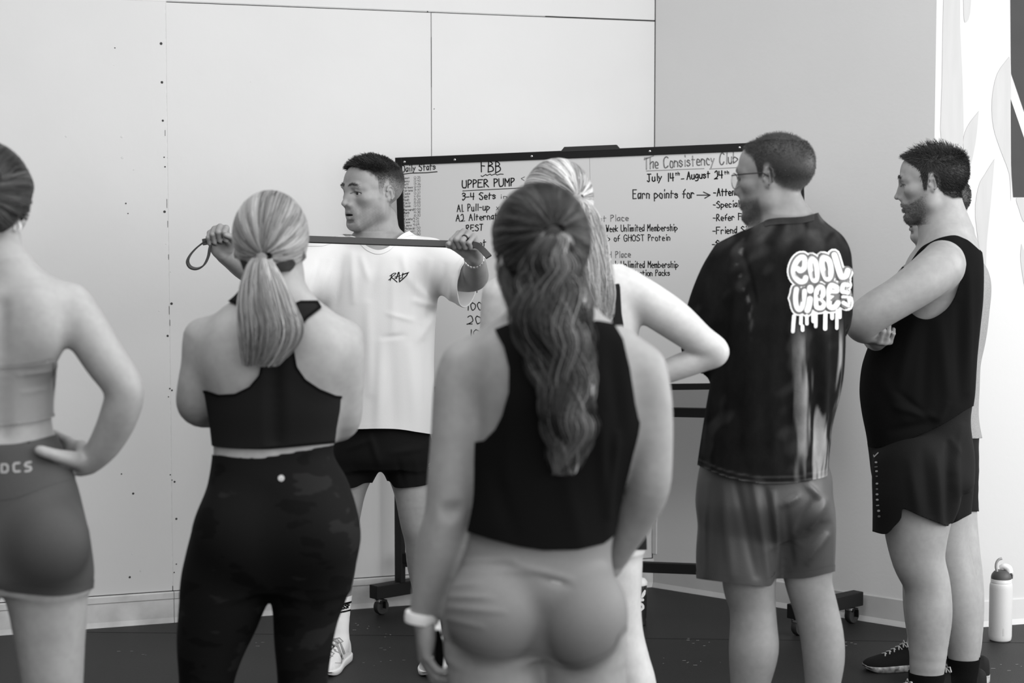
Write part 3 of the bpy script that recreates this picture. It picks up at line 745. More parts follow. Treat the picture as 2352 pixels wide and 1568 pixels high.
sd = MB(); sl = MB()
for x, y, r in ((370, 100, 3.2), (372, 189, 3), (374, 277, 2.5), (377, 361, 1.6), (379, 383, 1.8), (378, 486, 3), (394, 697, 3), (385, 771, 2.6), (390, 892, 1.8), (395, 896, 2), (387, 911, 1.4), (391, 1090, 1.6), (401, 1106, 2.4), (395, 1102, 1.4), (405, 1191, 2.6), (405, 1295, 1.6), (400, 1314, 1.6), (306, 1133, 2.6), (298, 1325, 2.6), (289, 467, 1.8), (294, 490, 1.4), (279, 1088, 1.6), (264, 110, 1.4), (982, 27, 2), (997, 250, 1.2)):
    disc(WL, x, y, r/580, 0, sd)
for x, y, r in ((152, 313, 5), (280, 314, 6), (281, 362, 6), (385, 362, 2.2), (381, 560, 3), (392, 624, 3.2), (366, 714, 3.2), (304, 1272, 4), (323, 1311, 5), (307, 390, 3), (576, 188, 2), (262, 150, 2)):
    disc(WL, x, y, r/950, 0, sl, -.0004)
tag(sd.build('screw', M['letter'], wl), 'dark screw heads along the seam', kind='stuff'); tag(sl.build('filler_spot', M['wallspot'], wl), kind='stuff')
# scuffs of missing paint along the seam
ck = MB()
for a, b in (((379, 300), (379.5, 312)), ((383, 458), (384, 478)), ((385, 508), (385.5, 522)), ((387, 585), (387.5, 596)), ((388.5, 704), (389, 722)), ((390, 735), (390.5, 748)), ((990.5, 86), (990.8, 200))):
    p, q = WL.uz(*a), WL.uz(*b); WL.box((p[0]+q[0])/2-.0008, (p[0]+q[0])/2+.0008, min(p[1], q[1]), max(p[1], q[1])+.002, .0, .0008, ck)
tag(ck.build('chipped_seam', M['gap'], wl), kind='stuff')
def baseboard(plane, u0, u1, z1, name, m, lip=.03, parent=None):
    prof = [(0, 0), (.016, 0), (.013, .008), (.009, .02), (.008, z1-lip), (.012, z1-lip+.004), (.012, z1-.004), (.008, z1), (0, z1)] if lip else [(0, 0), (.018, 0), (.014, .008), (.007, .02), (.006, z1-.003), (.003, z1), (0, z1)]
    mb = MB(); n = len(prof); P = [plane.at(u0, z, o) for o, z in prof]+[plane.at(u1, z, o) for o, z in prof]
    mb.add(P, [list(range(n)), [n+i for i in range(n)][::-1]]+[[i, n+i, n+(i+1) % n, (i+1) % n] for i in range(n)]); return mb.build(name, m, parent)
bl = structure(WL.box(-4.2, uC, 0, zb, -.011, -.001).build('baseboard_left', M['gap']))
ub = WL.uz(399, 1400)[0]
for a, b in ((-4.2, ub-1.22-.001), (ub-1.22+.001, ub-.001), (ub+.001, uC)): baseboard(WL, a, b, zb-.0015, 'baseboard_strip', M['base'], parent=bl)
LR = WR.len
wr = structure(WR.box(0, LR, 0, 3.6, -.13, 0).build('wall_right', M['greywall'])); structure(baseboard(WR, .01, LR+.008, .105, 'baseboard_right', M['basegrey'], 0))
wb = structure(WB.box(0, 3.2, 0, 3.6, -.1, 0).build('wall_back', M['mural'])); structure(baseboard(WB, -.006, 3.2, .10, 'baseboard_back', M['mural'], 0))
# a board end that laps round the corner
a, b = WR.uz(1509, 1180), WR.uz(1509, 1272); WR.box(.0, (a[0]+b[0])/2, b[1], .95, -.002, .006).build('corner_board', M['greywall'], wr, bevel=.001)
# mural: painted strokes and the block letter at the right edge (flat paint on the wall)
def paint(poly, m, name, out):
    q = catmull(poly+[poly[0]], 3)[:-1] if m is M['stroke'] else np.array(poly)
    P = [WB.hit(x, y)+WB.n*out for x, y in q]; MB().prism(P, WB.n*.0006).build(name, m, wb)
paint([(2168, -60), (2202, -60), (2205, 60), (2211, 200), (2212, 330), (2196, 330), (2162, 330), (2163, 200), (2165, 80)], M['stroke'], 'paint_stroke', .0008)
paint([(2212, -60), (2230, -60), (2228, 30), (2216, 52), (2213, 20)], M['stroke'], 'paint_stroke', .0008)
paint([(2318, 130), (2322, 170), (2322, 455), (2318, 400), (2296, 340), (2281, 290), (2278, 230), (2290, 170)], M['stroke'], 'paint_stroke', .0008)
paint([(2248, 255), (2222, 290), (2212, 330), (2222, 400), (2240, 330)], M['stroke'], 'paint_stroke', .0008)
paint([(2284, 365), (2262, 400), (2247, 430), (2240, 500), (2262, 640), (2266, 560), (2276, 460)], M['stroke'], 'paint_stroke', .0008)
paint([(2352, 455), (2334, 455), (2340, 480), (2352, 510)], M['stroke'], 'paint_stroke', .0008)
paint([(2346, 560), (2344, 600), (2358, 680), (2358, 600)], M['stroke'], 'paint_stroke', .0008)
paint([(2320, -70), (2640, -70), (2640, 453), (2470, 453), (2470, 420), (2352, 256), (2322, 168)], M['letter'], 'painted_letter', .0014)
paint([(2321, 228), (2352, 318), (2430, 453), (2327, 453), (2322, 380)], M['letter'], 'painted_letter', .0014)

# ------------------------------------------------------------------ rolling whiteboard
BTL, BTR = W(908, 362, 7.22), W(1844, 323, 6.86); BBL, BBR = W(921, 902, 7.22), W(1846, 900, 6.86)
bo = np.array(BTL); bx = BTR-BTL; bw = np.linalg.norm(bx); bx /= bw; bz = BTL-BBL; bz -= bx*(bz@bx); bh = np.linalg.norm(bz); bz /= bh; bn = np.cross(bx, bz)
if bn[1] > 0: bn = -bn
bc = (BTL+BTR)/2
board = empty('whiteboard', (bc[0], bc[1], 0), 'large rolling whiteboard with black frame covered in handwritten workout notes', 'whiteboard')
def bp(u, v, o=0.): return bo+bx*u-bz*v+bn*o      # u right, v down from the top left corner
def bbox(u0, u1, v0, v1, o0, o1): return MB().hexa([bp(u0, v1, o0), bp(u1, v1, o0), bp(u1, v1, o1), bp(u0, v1, o1), bp(u0, v0, o0), bp(u1, v0, o0), bp(u1, v0, o1), bp(u0, v0, o1)])
def bhit(p):
    r = np.array(ray(*p)); o = np.array([0, 0, HC]); t = ((bo-o) @ bn)/(r @ bn); return o+r*t, bn
def buv(x, y): q = bhit((x, y))[0]-bo; return q@bx, -(q@bz)
fw = .027; su = buv(1355, 400)[0]
bbox(fw*.6, su-.0006, fw*.6, bh-fw*.6, -.012, 0).build('writing_panel', M['board'], board); bbox(su+.0006, bw-fw*.6, fw*.6, bh-fw*.6, -.012, 0).build('writing_panel', M['board'], board)
bbox(0, bw, 0, fw*1.15, -.02, .006).build('frame_rail', M['black'], board, bevel=.002); bbox(0, bw, bh-.024, bh, -.02, .006).build('frame_rail', M['black'], board, bevel=.002)
bbox(0, fw, 0, bh, -.02, .0065).build('frame_rail', M['black'], board, bevel=.002); bbox(bw-fw, bw, 0, bh, -.02, .0065).build('frame_rail', M['black'], board, bevel=.002)
hu = [buv(x, y) for x, y in ((1288, 347), (1297, 337), (1416, 332), (1425, 339))]
MB().prism([bp(hu[0][0], .004, -.012), bp(hu[3][0], .004, -.012), bp(hu[2][0], -.014, -.012), bp(hu[1][0], -.014, -.012)], bn*.02).build('grab_handle', M['blackrough'], board)
for x, y in ((1045.5, 367), (1222, 359), (1493, 347.5), (1699, 339), (930, 372)):
    c = bhit((x, y))[0]+bn*.0065; MB().lathe(c, [(.0045, 0), (.0045, .001), (.003, .002), (.001, .0022)], 12, bn).build('bolt', M['steel'], board, True)
# stand: two posts, cross rails, feet with castors
fdir = np.array([.196, .17, 0]); fdir /= np.linalg.norm(fdir); sdir = np.array([-fdir[1], fdir[0], 0])
gl = ground(871, 1411); gr = ground(1830, 1459)
postL = W(919, 1340, 7.3); postL[2] = 0; postR = W(1868, 1400, 6.955); postR[2] = 0
for g0, post, vis in ((gl, postL, 1), (gr, postR, 1)):
    a = np.array([post[0], post[1], .095])-fdir*.19; b = a+fdir*.40
    a = np.array([g0[0], g0[1], .095])-fdir*.03; b = a+fdir*.40
    foot = MB().bar(a, b, .05, .055).build('foot_bar', M['black'], board, bevel=.003)
    mid = a+(b-a)*.42
    for q in (a+fdir*.04, b-fdir*.04):
        c = np.array([q[0], q[1], .032]); w = MB().lathe(c-sdir*.014, [(.008, 0), (.029, .001), (.032, .006), (.032, .022), (.029, .027), (.008, .028)], 20, sdir)
        cs = w.build('caster_wheel', M['blackrough'], foot, True)
        MB().lathe((q[0]-fdir[0]*.012, q[1]-fdir[1]*.012, .05), [(.010, 0), (.016, .004), (.016, .012), (.006, .013), (.006, .02)], 14).build('caster_stem', M['steel'], foot, True)
        k = MB(); k.bar(c-sdir*.018+np.array([0, 0, .022]), c+sdir*.018+np.array([0, 0, .022]), .034, .012)
        for s_ in (-1, 1): k.bar(c+sdir*.018*s_+np.array([0, 0, -.004]), c+sdir*.018*s_+np.array([0, 0, .024]), .004, .03, sdir)
        k.build('caster_fork', M['black'], foot)
    top = bp(.013 if post is postL else bw-.013, bh*.45, -.045)
    pb = np.array([mid[0], mid[1], .12])
    if post is postL: pb = np.array([postL[0], postL[1], .12])
    MB().bar(pb, (pb[0], pb[1], float(top[2])), .04, .025, fdir).build('post', M['black'], board, bevel=.002)
    if post is postL: PL = pb
    else: PR = pb
def rail(yl, px, z_off, h, name):
    zL = z_off; MB().bar((PL[0], PL[1], zL), (PR[0], PR[1], zL), .03, h).build(name, M['black'], board, bevel=.002)
z1 = bhit((1575, 948))[0][2]; z2 = .285
rail(0, 0, W(1575, 948, 7.05)[2], .036, 'cross_rail'); rail(0, 0, W(1545, 1304, 7.08)[2], .04, 'cross_rail')
MB().bar(np.array([PL[0], PL[1], W(912, 1290, 7.3)[2]])-fdir*.0, np.array([PL[0], PL[1], W(912, 1290, 7.3)[2]])+np.array([.12, -.01, 0]), .03, .035).build('bracket', M['black'], board)
# handwriting
rs = np.random.default_rng(3)
def write(txt, x0, y0, x1, y1, cap, w=2.4, m='ink', jit=.14): tag(text_on(txt, x0, y0, x1, y1, cap, w, bhit, jit, rs, .0006).build('handwriting', M[m], board), kind='stuff')
def line(pts, w, m='ink'): ribbons([pts], w, bhit, .0006).build('handwritten_line', M[m], board)
write('Daily Stats', 923, 395, 1000, 389, 15, 2.2, 'ink3'); line([(924.5, 400), (945, 397.5), (980, 396.5), (1004, 394.3)], 2.2)
for i, (nm, tm) in enumerate((('Hanat', '12:25'), ('Jenny', '12:40'), ('Seth', '13:26'), ('Melissa', '12:43'), ('Adriana', '13:37'), ('Jooks', '12:27'), ('Seth', '11:04'), ('Noah', '15:20'), ('Emily', '15:00'), ('Susan', '12:52'), ('Bernard', '10:50'), ('Barb', '14:30'), ('Oli', '10:32'), ('Keisha', '9:24'), ('Jess', '9:15'), ('Laura', '9:09'), ('Melanie', '11:50'), ('Joseph', '11:20'), ('', '11:50'))):
    y = 411.5+i*7.15+(i > 9)*1.2; x = 925+i*.3
    dark = 'ink4' if nm not in ('Bernard', 'Barb') else 'ink3'
    if nm: write(nm, x, y, x+3.1*len(nm), y-.8, 5, .8, dark, .2)
    write(tm, 950.5+(i > 12)*-1, y-1.2, 965.5-(len(tm) < 5)*3, y-1.8, 5, .7, 'ink4', .2)
write('FBB', 1105, 394.5, 1150, 397, 25, 2.6); line([(1105, 403.5), (1108, 405.5), (1116, 400.5), (1118.5, 403), (1126, 399.5), (1129, 402.5), (1138, 399), (1142, 402), (1149, 399.5), (1156, 400)], 1.9)
write('UPPER PUMP', 1062, 431.5, 1181, 426.5, 17.5, 2.6); line([(1063, 438.3), (1100, 436.3), (1150, 434), (1222, 430.5)], 1.8); line([(1205, 406), (1197, 410), (1204, 414.5)], 1.2)
write('3-4 Sets', 1062, 459.5, 1138, 456.5, 16, 2.4); write('in 15', 1149, 456, 1195, 455, 9, 1.3)
write('A1. Pull-up', 1050, 486.5, 1125, 482, 16, 2.2); write('x', 1140, 482, 1146, 482, 12, 1.2); write('A2. Alternating', 1048, 508, 1165, 502, 15, 2.2)
write('REST', 1071, 531.5, 1109, 528.5, 14, 2.3); write('Set', 1090, 567.5, 1116, 565, 17, 2.2); write('T', 1091, 672, 1099, 671, 12, 2)
write('100', 1073, 712, 1107, 711, 17, 2.2); write('20', 1074, 744, 1104, 743, 18, 2.2); write('10', 1078, 774, 1101, 774, 17, 2.2)
write('The Consistency Club', 1480, 388, 1694, 374, 25, 3.0, 'ink2'); line([(1485, 392.5), (1555, 389.5), (1617, 387)], 2.2, 'ink2'); line([(1630, 388), (1702, 384.3)], 2.2, 'ink2'); line([(1480, 366.5), (1501, 357.5)], 3, 'ink2')
write('July', 1487, 417, 1519, 414.5, 17, 2.6); write('14', 1534, 416.5, 1548, 415.5, 18, 2.6); write('th', 1551.5, 403, 1560.5, 402.5, 8, 1.8); line([(1565, 411), (1571, 410.5)], 2.4)
write('August', 1578, 412, 1630, 408, 17, 2.6); write('24', 1642, 410.5, 1660, 409, 17, 2.6); write('th', 1664, 400, 1674, 399.5, 8, 1.8)
write('Earn points for', 1453.5, 456, 1594, 454, 20, 2.6, 'ink3'); line([(1601, 448), (1630, 448)], 2.6, 'ink3'); line([(1616, 441), (1631, 448), (1619, 455)], 2.6, 'ink3')
write('-Attending', 1639, 450, 1717, 447, 17, 2.6); write('-Specialty Class', 1638, 477.5, 1760, 472, 15, 2.2); write('-Refer Friend', 1638, 507.5, 1741, 503, 15, 2.2); write('-Friend Signup', 1637.5, 537.5, 1750, 533, 15.5, 2.2)
write('-Social', 1636, 568, 1686, 566, 16, 2.3); write('-Store', 1637.5, 589.5, 1680, 588, 14, 2.1)
write('1st Place', 1371, 509, 1443, 506.5, 14, 2.1, 'ink2'); write('2 Week Unlimited Membership', 1380, 532, 1556, 529.5, 15, 1.9); write('Tub of GHOST Protein', 1376, 554, 1539, 552, 14, 1.9)
write('2nd Place', 1383, 593, 1448, 590, 14, 2.1, 'ink2'); write('1 Week Unlimited Membership', 1382, 614.5, 1558, 614.5, 15, 1.9); write('Hydration Packs', 1440, 634, 1538, 632.5, 13.5, 1.9)

# ------------------------------------------------------------------ bottles on the floor
b0 = ground(2297, 1470); R_ = .0425
bt = empty('water_bottle', tuple(b0), 'pale insulated water bottle with flip spout standing by the mural wall', 'bottle')
MB().lathe(b0, [(.034, 0), (.039, .003), (.041, .008), (R_, .02), (R_, .2), (.0415, .213), (.039, .220), (.0375, .221)], 40).build('bottle_body', M['bottle'], bt, True)
MB().lathe(b0+[0, 0, .2215], [(.037, 0), (.0385, .001), (.0385, .0125), (.037, .0135)], 40).build('collar_ring', M['whiteplastic'], bt, True)
ld = MB().lathe(b0+[0, 0, .235], [(.0375, 0), (.0375, .008), (.034, .018), (.027, .027), (.019, .032), (.004, .033)], 40).build('lid', M['greyplastic'], bt, True)
MB().tube([b0+p for p in catmull(((-.018, -.01, .262), (-.023, -.012, .278), (-.022, -.012, .296), (-.014, -.012, .309), (-.002, -.012, .3135)), 5)], .005, 14).build('flip_spout', M['clearplastic'], bt, True)
cp = MB(); q_ = catmull(((.031, .0, .258, .014), (.026, .0, .274, .0135), (.010, .002, .281, .011), (-.006, .006, .276, .006)), 5); cp.tube([b0+p[:3] for p in q_], list(q_[:, 3]), 16).build('spout_cover', M['whiteplastic'], bt, True)
MB().tube([b0+np.array(p) for p in ((.0385, -.006, .236), (.039, -.006, .25), (.034, -.004, .256))], .004, 8).build('carry_hinge', M['greyplastic'], bt, True)
a_ = MB().hexa([b0+np.array([-.001+.0, -R_-.0006, .026]), b0+np.array([.004, -R_-.0002, .026]), b0+np.array([.004, -R_+.001, .026]), b0+np.array([-.001, -R_+.001, .026]), b0+np.array([-.001, -R_-.0006, .055]), b0+np.array([.004, -R_-.0002, .055]), b0+np.array([.004, -R_+.001, .055]), b0+np.array([-.001, -R_+.001, .055])]).build('logo_mark', M['basegrey'], bt)
b1 = ground(1466, 1434); dbt = empty('shaker_bottle', tuple(b1), 'dark bottle with pale cap and leaf logo beside the pale-haired woman\'s bare leg', 'bottle')
dv = MB().lathe(b1, [(.025, 0), (.031, .003), (.032, .012), (.029, .02), (.032, .03), (.034, .12), (.033, .15), (.031, .158)], 36)
o_ = dv.build('bottle_body', M['darkbottle'], dbt, True); bb = bvh_of(np.array(dv.v, np.float32), np.array([f[:3] for f in dv.f if len(f) == 4]+[[f[0], f[2], f[3]] for f in dv.f if len(f) == 4])); cf = caster(bb)
MB().lathe(b1+[0, 0, .157], [(.033, 0), (.035, .002), (.035, .014), (.026, .026), (.011, .03), (.011, .036), (.009, .04), (.002, .041)], 36).build('cap', M['whiteplastic'], dbt, True)
for pl, w in (([(1474, 1371), (1477, 1362), (1481, 1356), (1480, 1364), (1476, 1370)], 4), ([(1466, 1377), (1476, 1377)], 7), ([(1464, 1388), (1474, 1387), (1477, 1391), (1477, 1396), (1472, 1400), (1464, 1401)], 5.5)):
    r_ = ribbons([pl], w, cf, .0008, 3)
    if r_.f: r_.build('bottle_print', M['print'], dbt)
# worn spots and flecks on the rubber floor
fl = MB(); rq = np.random.default_rng(5)
for x, y, n, sx in ((835, 1438, 9, 22), (900, 1462, 4, 12), (895, 1486, 3, 10), (1840, 1400, 2, 4), (1595, 1470, 6, 40), (1955, 1480, 4, 10), (1600, 1520, 10, 60), (330, 1500, 8, 90), (560, 1480, 5, 40), (890, 1520, 6, 60), (2320, 1530, 6, 40)):
    for i in range(n):
        p = ground(x+rq.normal()*sx, y+rq.normal()*5, .0006); l = .002+.006*rq.random()**2; w = .0012
        fl.add([p+[-l, -w, 0], p+[l, -w, 0], p+[l, w, 0], p+[-l, w, 0]], [[0, 1, 2, 3]])
tag(fl.build('chalk_flecks', M['base'], floor), 'pale flecks on the rubber floor', kind='stuff')
for y0 in (4.6, 5.85, 7.1):
    MB().hexa([(-5, y0, .0), (5, y0-.5, .0), (5, y0-.497, .0), (-5, y0+.003, .0), (-5, y0, .0008), (5, y0-.5, .0008), (5, y0-.497, .0008), (-5, y0+.003, .0008)]).build('mat_seam', M['black'], floor)
# ------------------------------------------------------------------ the coach, facing the group
FIST = ((78, 98, 45), (80, 98, 45), (82, 96, 45), (84, 92, 45))
P = Person(6.43, 'man in white printed T-shirt and black shorts stretching a band before the whiteboard', ground(880, 1520), .005); coach = P
P.torso([(545, 828, 916, .055, .055, .0), (562, 790, 955, .07, .075, 0), (590, 750, 998, .10, .10, 0), (640, 752, 990, .125, .11, 0), (720, 766, 976, .125, .11, 0), (800, 772, 968, .115, .10, 0), (900, 775, 965, .11, .10, 0), (1000, 768, 974, .11, .115, 0), (1062, 772, 978, .10, .11, 0)])
for pts, ank, fd in (([(824, 1035, 0, 56), (798, 1115, -.01, 45), (791, 1195, -.02, 34), (784, 1235, -.01, 32), (782, 1300, .02, 34), (780, 1370, .02, 25), (778, 1440, .0, 20)], (777, 0.0), (-.22, -1)),
                     ([(926, 1035, 0, 56), (946, 1115, -.01, 44), (955, 1195, -.02, 36), (962, 1235, -.01, 33), (969, 1300, .02, 33), (978, 1370, .02, 25), (990, 1440, .0, 20)], (994, 0.0), (.05, -1))):
    a_ = P.leg(pts, ank, False, .033, fd); P.ank = getattr(P, 'ank', [])+[(a_, fd)]
P.limb([(868, 505, .01, 44), (870, 535, .005, 45), (870, 565, .0, 56)], .03, B=P.T)
for x in (790, 950): P.limb([(868, 548, .015, 34), (x, 578, .0, 26)], .03, B=P.T)
hr, hl = (512, 582, -.35), (1089, 589, -.36)
P.limb([(752, 602, -.01, 46), (690, 620, -.06, 42), (630, 632, -.11, 33), (590, 629, -.155, 28), (560, 613, -.22, 27), (533, 595, -.29, 22), hr+(18,)], .03)
P.limb([(986, 602, -.01, 46), (1030, 622, -.06, 40), (1070, 637, -.11, 32), (1092, 636, -.15, 28), (1092, 618, -.22, 26), (1091, 600, -.30, 22), hl+(18,)], .03)
H = Head(P.P(857, 443.5, .0), frame((-.775, -.632, -.03)), 1.055); P.H = H
build_head(P.B, H, True, (1, -1), False, .0045, .78, -.006)
wR, wL = P.P(*hr), P.P(*hl)
FIST = ((88, 98, 45), (90, 98, 45), (92, 96, 45), (94, 92, 45)); TH = [(.024, .02, .008), (.046, .050, .020), (.047, .070, .042), (.033, .083, .057)]
LR_, JR = build_hand(P.B, wR, (-.12, -.35, .93), (.0, -.93, -.35), FIST, (1, TH), 1.02)
LL_, JL = build_hand(P.B, wL, (-.30, -.42, .86), (-.50, -.75, -.50), FIST, (-1, TH), 1.04)
def coach_tone(v, N, t):
    l = H.loc(v); a, f, u = np.abs(l[:, 0]), l[:, 1], l[:, 2]; near = (np.abs(l) < .17).all(1); t = t*(1+.05*vnoise(v, 9, 4))
    k = near*sstep(-.004, .014, hairline(l, .083, .055, -.012, -.07)+.004*vnoise(l, 60, 2)); k *= .35+.65*sstep(.0, .06, u-.012+(.02*sstep(-.02, -.08, f))); t = t*(1-k)+.035*k
    br = np.exp(-((u-.0275-.0035*np.sin((a-.012)*95))/.0042)**2)*sstep(.009, .014, a)*sstep(.052, .044, a)*near*(f > .05); t = t*(1-.82*br)
    lp = np.exp(-((u+.0665)/.0088)**4)*sstep(.026, .020, a)*(f > .082)*near; t = t*(1-.35*lp)
    inn = (f < .0975)*(f > .07)*(np.abs(u+.0705) < .0038)*(a < .02)*near; t = np.where(inn, .06, t)
    bd = near*sstep(-.028, -.05, u)*sstep(.0, .03, f)*(u > -.125)*(1-lp); t = t*(1-.20*bd*(1+.25*vnoise(l, 150, 5)))
    le = ((a-.0325)/.0150)**2+((u-.0008)/.0056)**2; ls = np.exp(-((le-1.15)/.32)**2)*(u > -.0008)*(f > .06)*near; t = t*(1-.75*ls)
    ea = near*(a > .079)*(f < .01); t = t*(1-.08*ea)
    return t
R0 = H.R
fine = [(H.o-np.array([.14, .14, .17]), H.o+np.array([.14, .14, .17]), .0020, H.P(0, 0, -.132), (0, 0, 1), .24)]
for w, c in ((wR, (510, 548)), (wL, (1066, 556))):
    pc = P.P(c[0], c[1], -.38); d_ = pc-w; fine.append((pc-.085, pc+.085, .0024, w+d_*.12, d_, .15))
P.finish(.31, coach_tone, fine)
eyes(H, P.root, .05)
# hair: textured top, faded sides
top = lambda l: sstep(.0, .012, hairline(l, .085, .075, .03, .05)+.0*l[..., 0])*sstep(.062, .085, l[..., 2]-.12*np.clip(-l[..., 1]-.02, 0, 1))
P.short_hair(H, top, lambda l: .007+.014*sstep(-.07, .06, l[:, 1])*sstep(.06, .09, l[:, 2]), lambda l, n: n*.35+np.stack([-.15+.25*np.sin(l[:, 0]*90+l[:, 1]*60), .35+.5*sstep(-.05, .08, l[:, 1]), .15+.3*np.sin(l[:, 1]*140+1)], 1), 13000, .03, .45, .00055, 11, 'hair')
P.short_hair(H, lambda l: sstep(.0, .03, hairline(l, .083, .055, -.004, -.06))*sstep(-.01, .06, l[..., 2]), lambda l: .002+.006*sstep(.03, .08, l[:, 2]), lambda l, n: n*.25+np.array([0, -.4, -.7]), 11000, .05, .3, .00032, 12, 'hair_fade')
P.short_hair(H, lambda l: np.exp(-((l[..., 2]-.0275-.0035*np.sin((np.abs(l[..., 0])-.012)*95))/.0035)**2)*sstep(.009, .014, np.abs(l[..., 0]))*sstep(.052, .044, np.abs(l[..., 0]))*(l[..., 1] > .05), lambda l: .004+0*l[:, 0], lambda l, n: np.stack([np.sign(l[:, 0])*.9, -.2+0*l[:, 0], .25+0*l[:, 0]], 1), 450, .05, .3, .00032, 13, 'eyebrows')
# T-shirt
B = Sdf()
P.torso([(552, 822, 925, .06, .06, 0), (566, 780, 965, .08, .08, 0), (588, 735, 1012, .11, .105, 0), (625, 728, 1016, .13, .12, 0), (680, 738, 1008, .145, .125, 0), (740, 744, 1002, .15, .13, 0), (820, 746, 999, .145, .125, 0), (920, 748, 997, .145, .125, 0), (1015, 749, 994, .15, .13, 0)], B=B)
P.limb([(750, 604, -.01, 54), (714, 636, -.04, 68), (668, 650, -.09, 58), (615, 652, -.15, 50)], .04, B=B)
P.limb([(984, 594, -.01, 44), (1025, 622, -.05, 48), (1065, 648, -.10, 52), (1110, 668, -.16, 54)], .05, B=B)
sl_o, sl_n = P.P(1073, 652, -.11), np.array([.90, -.40, -.10]); sr_o, sr_n = P.P(640, 638, -.12), np.array([-.88, -.45, -.1])
neckc = [(740, 556), (775, 546), (802, 541), (824, 548), (843, 565), (868, 574), (893, 566), (916, 544), (932, 534), (960, 528)]
hem = [(735, 980), (812, 985), (870, 984), (920, 986), (960, 992), (1000, 998)]
def sh_reg(v, px, py, N):
    fr = v[:, 1] < P.D+.0; g = np.maximum((P.D-.27-v[:, 1])/.0015, np.where(fr, curve_y(px, neckc)-py, 538+.02*np.abs(px-870)-py)); g = np.maximum(g, py-curve_y(px, hem))
    g = np.maximum(g, np.where(px > 1030, ((v-sl_o)@sl_n)/.00153, -99)); return np.maximum(g, np.where(px < 700, ((v-sr_o)@sr_n)/.00153, -99))
fd = [(992, 700, 940, 640, 9, 5), (1005, 705, 950, 690, 8, 5), (1000, 720, 960, 780, 10, 5), (1020, 610, 1000, 700, 9, -6), (985, 600, 972, 740, 9, 6), (960, 610, 950, 720, 8, -5), (905, 620, 902, 760, 10, 4),
      (875, 790, 868, 985, 12, 6), (898, 800, 905, 990, 16, -5), (845, 700, 850, 900, 12, 5), (940, 800, 958, 990, 14, 5), (975, 790, 985, 990, 10, -5), (760, 600, 735, 680, 9, 6), (785, 590, 770, 700, 9, -5), (808, 585, 812, 690, 9, 5), (735, 600, 715, 660, 7, -5),
      (1040, 640, 1030, 700, 7, 6), (1055, 630, 1047, 690, 6, -5), (868, 600, 850, 680, 12, -4), (890, 720, 945, 735, 6, 3), (880, 775, 930, 770, 6, -3), (830, 590, 845, 640, 8, 4), (925, 590, 935, 640, 8, 4)]
ts = P.cloth('t_shirt', M['whitecloth'], sh_reg, B=B, fold=fd, wr=.0035, wrs=3.2, zr=(.78, 1.62), sm=2, thick=.003, base='body', keep_body=.013)
P.strip('collar', M['whitecloth'], lambda v, px, py: np.where(v[:, 1] < P.D, py-curve_y(px, neckc)-10, 999.), ts, .0022)
P.strip('hem', M['whitecloth'], lambda v, px, py: curve_y(px, hem)-12-py, ts, .0012)
P.strip('sleeve_hem', M['whitecloth'], lambda v, px, py: np.where((px > 1035) & (py > 560), -((v-sl_o)@sl_n)-.02, 1.), ts, .0014)
cf = caster(bvh_of(*P.last))
def lin(*pts): return [(860+x/22.4, 600+y/22.4) for x, y in pts]
for ln, w in ((lin((800, 750), (880, 700), (985, 620), (1080, 605), (1110, 622), (1030, 700), (940, 760), (890, 830)), 1.5), (lin((905, 660), (870, 800), (815, 990)), 1.7), (lin((735, 960), (870, 860)), 1.5), (lin((885, 835), (985, 905), (1160, 1065)), 1.9), (lin((1050, 880), (1085, 855)), 1.9),
              (lin((1130, 885), (1225, 580), (1265, 570), (1280, 1000)), 2.2), (lin((1045, 798), (1180, 780), (1345, 725)), 1.3), (lin((1325, 885), (1370, 840)), 1.7), (lin((1425, 870), (1465, 605)), 1.9), (lin((1415, 705), (1500, 660), (1720, 590), (1650, 730), (1460, 910), (1275, 1060)), 2.2), (lin((1745, 575), (1770, 555)), 1.3)):
    ribbons([ln], w, cf, .0016, 2).build('shirt_lettering', M['blackcloth'], ts)
# shorts
B = Sdf()
P.torso([(965, 768, 980, .12, .12, 0), (1000, 760, 988, .125, .125, 0), (1045, 755, 996, .125, .125, 0), (1072, 762, 992, .11, .115, 0)], B=B)
P.limb([(818, 1035, 0, 62), (800, 1085, 0, 54), (790, 1130, -.005, 50)], .02, B=B); P.limb([(932, 1035, 0, 61), (942, 1085, 0, 49), (946, 1130, -.005, 43)], .02, B=B)
hs = [(730, 1116), (804, 1121), (837, 1109), (858, 1108), (893, 1104), (908, 1119), (940, 1119), (972, 1115), (995, 1108)]
fd = [(850, 1000, 870, 1065, 8, 5), (800, 1030, 850, 1010, 7, 4), (900, 1040, 970, 1030, 8, 4), (915, 1060, 925, 1110, 7, -4), (955, 1050, 960, 1110, 8, 4)]
P.cloth('shorts', M['blackshort'], lambda v, px, py, N: np.maximum(975-py, py-curve_y(px, hs)), B=B, fold=fd, zr=(.55, .95), wr=.002)
cf = caster(bvh_of(*P.last))
ribbons([[(984, 1066), (988, 1063)], [(984, 1070), (990, 1069)], [(985, 1075), (990, 1076)], [(986, 1083), (990, 1083)]], 1.2, cf, .0016, 2).build('shorts_logo', M['print'], P.root)
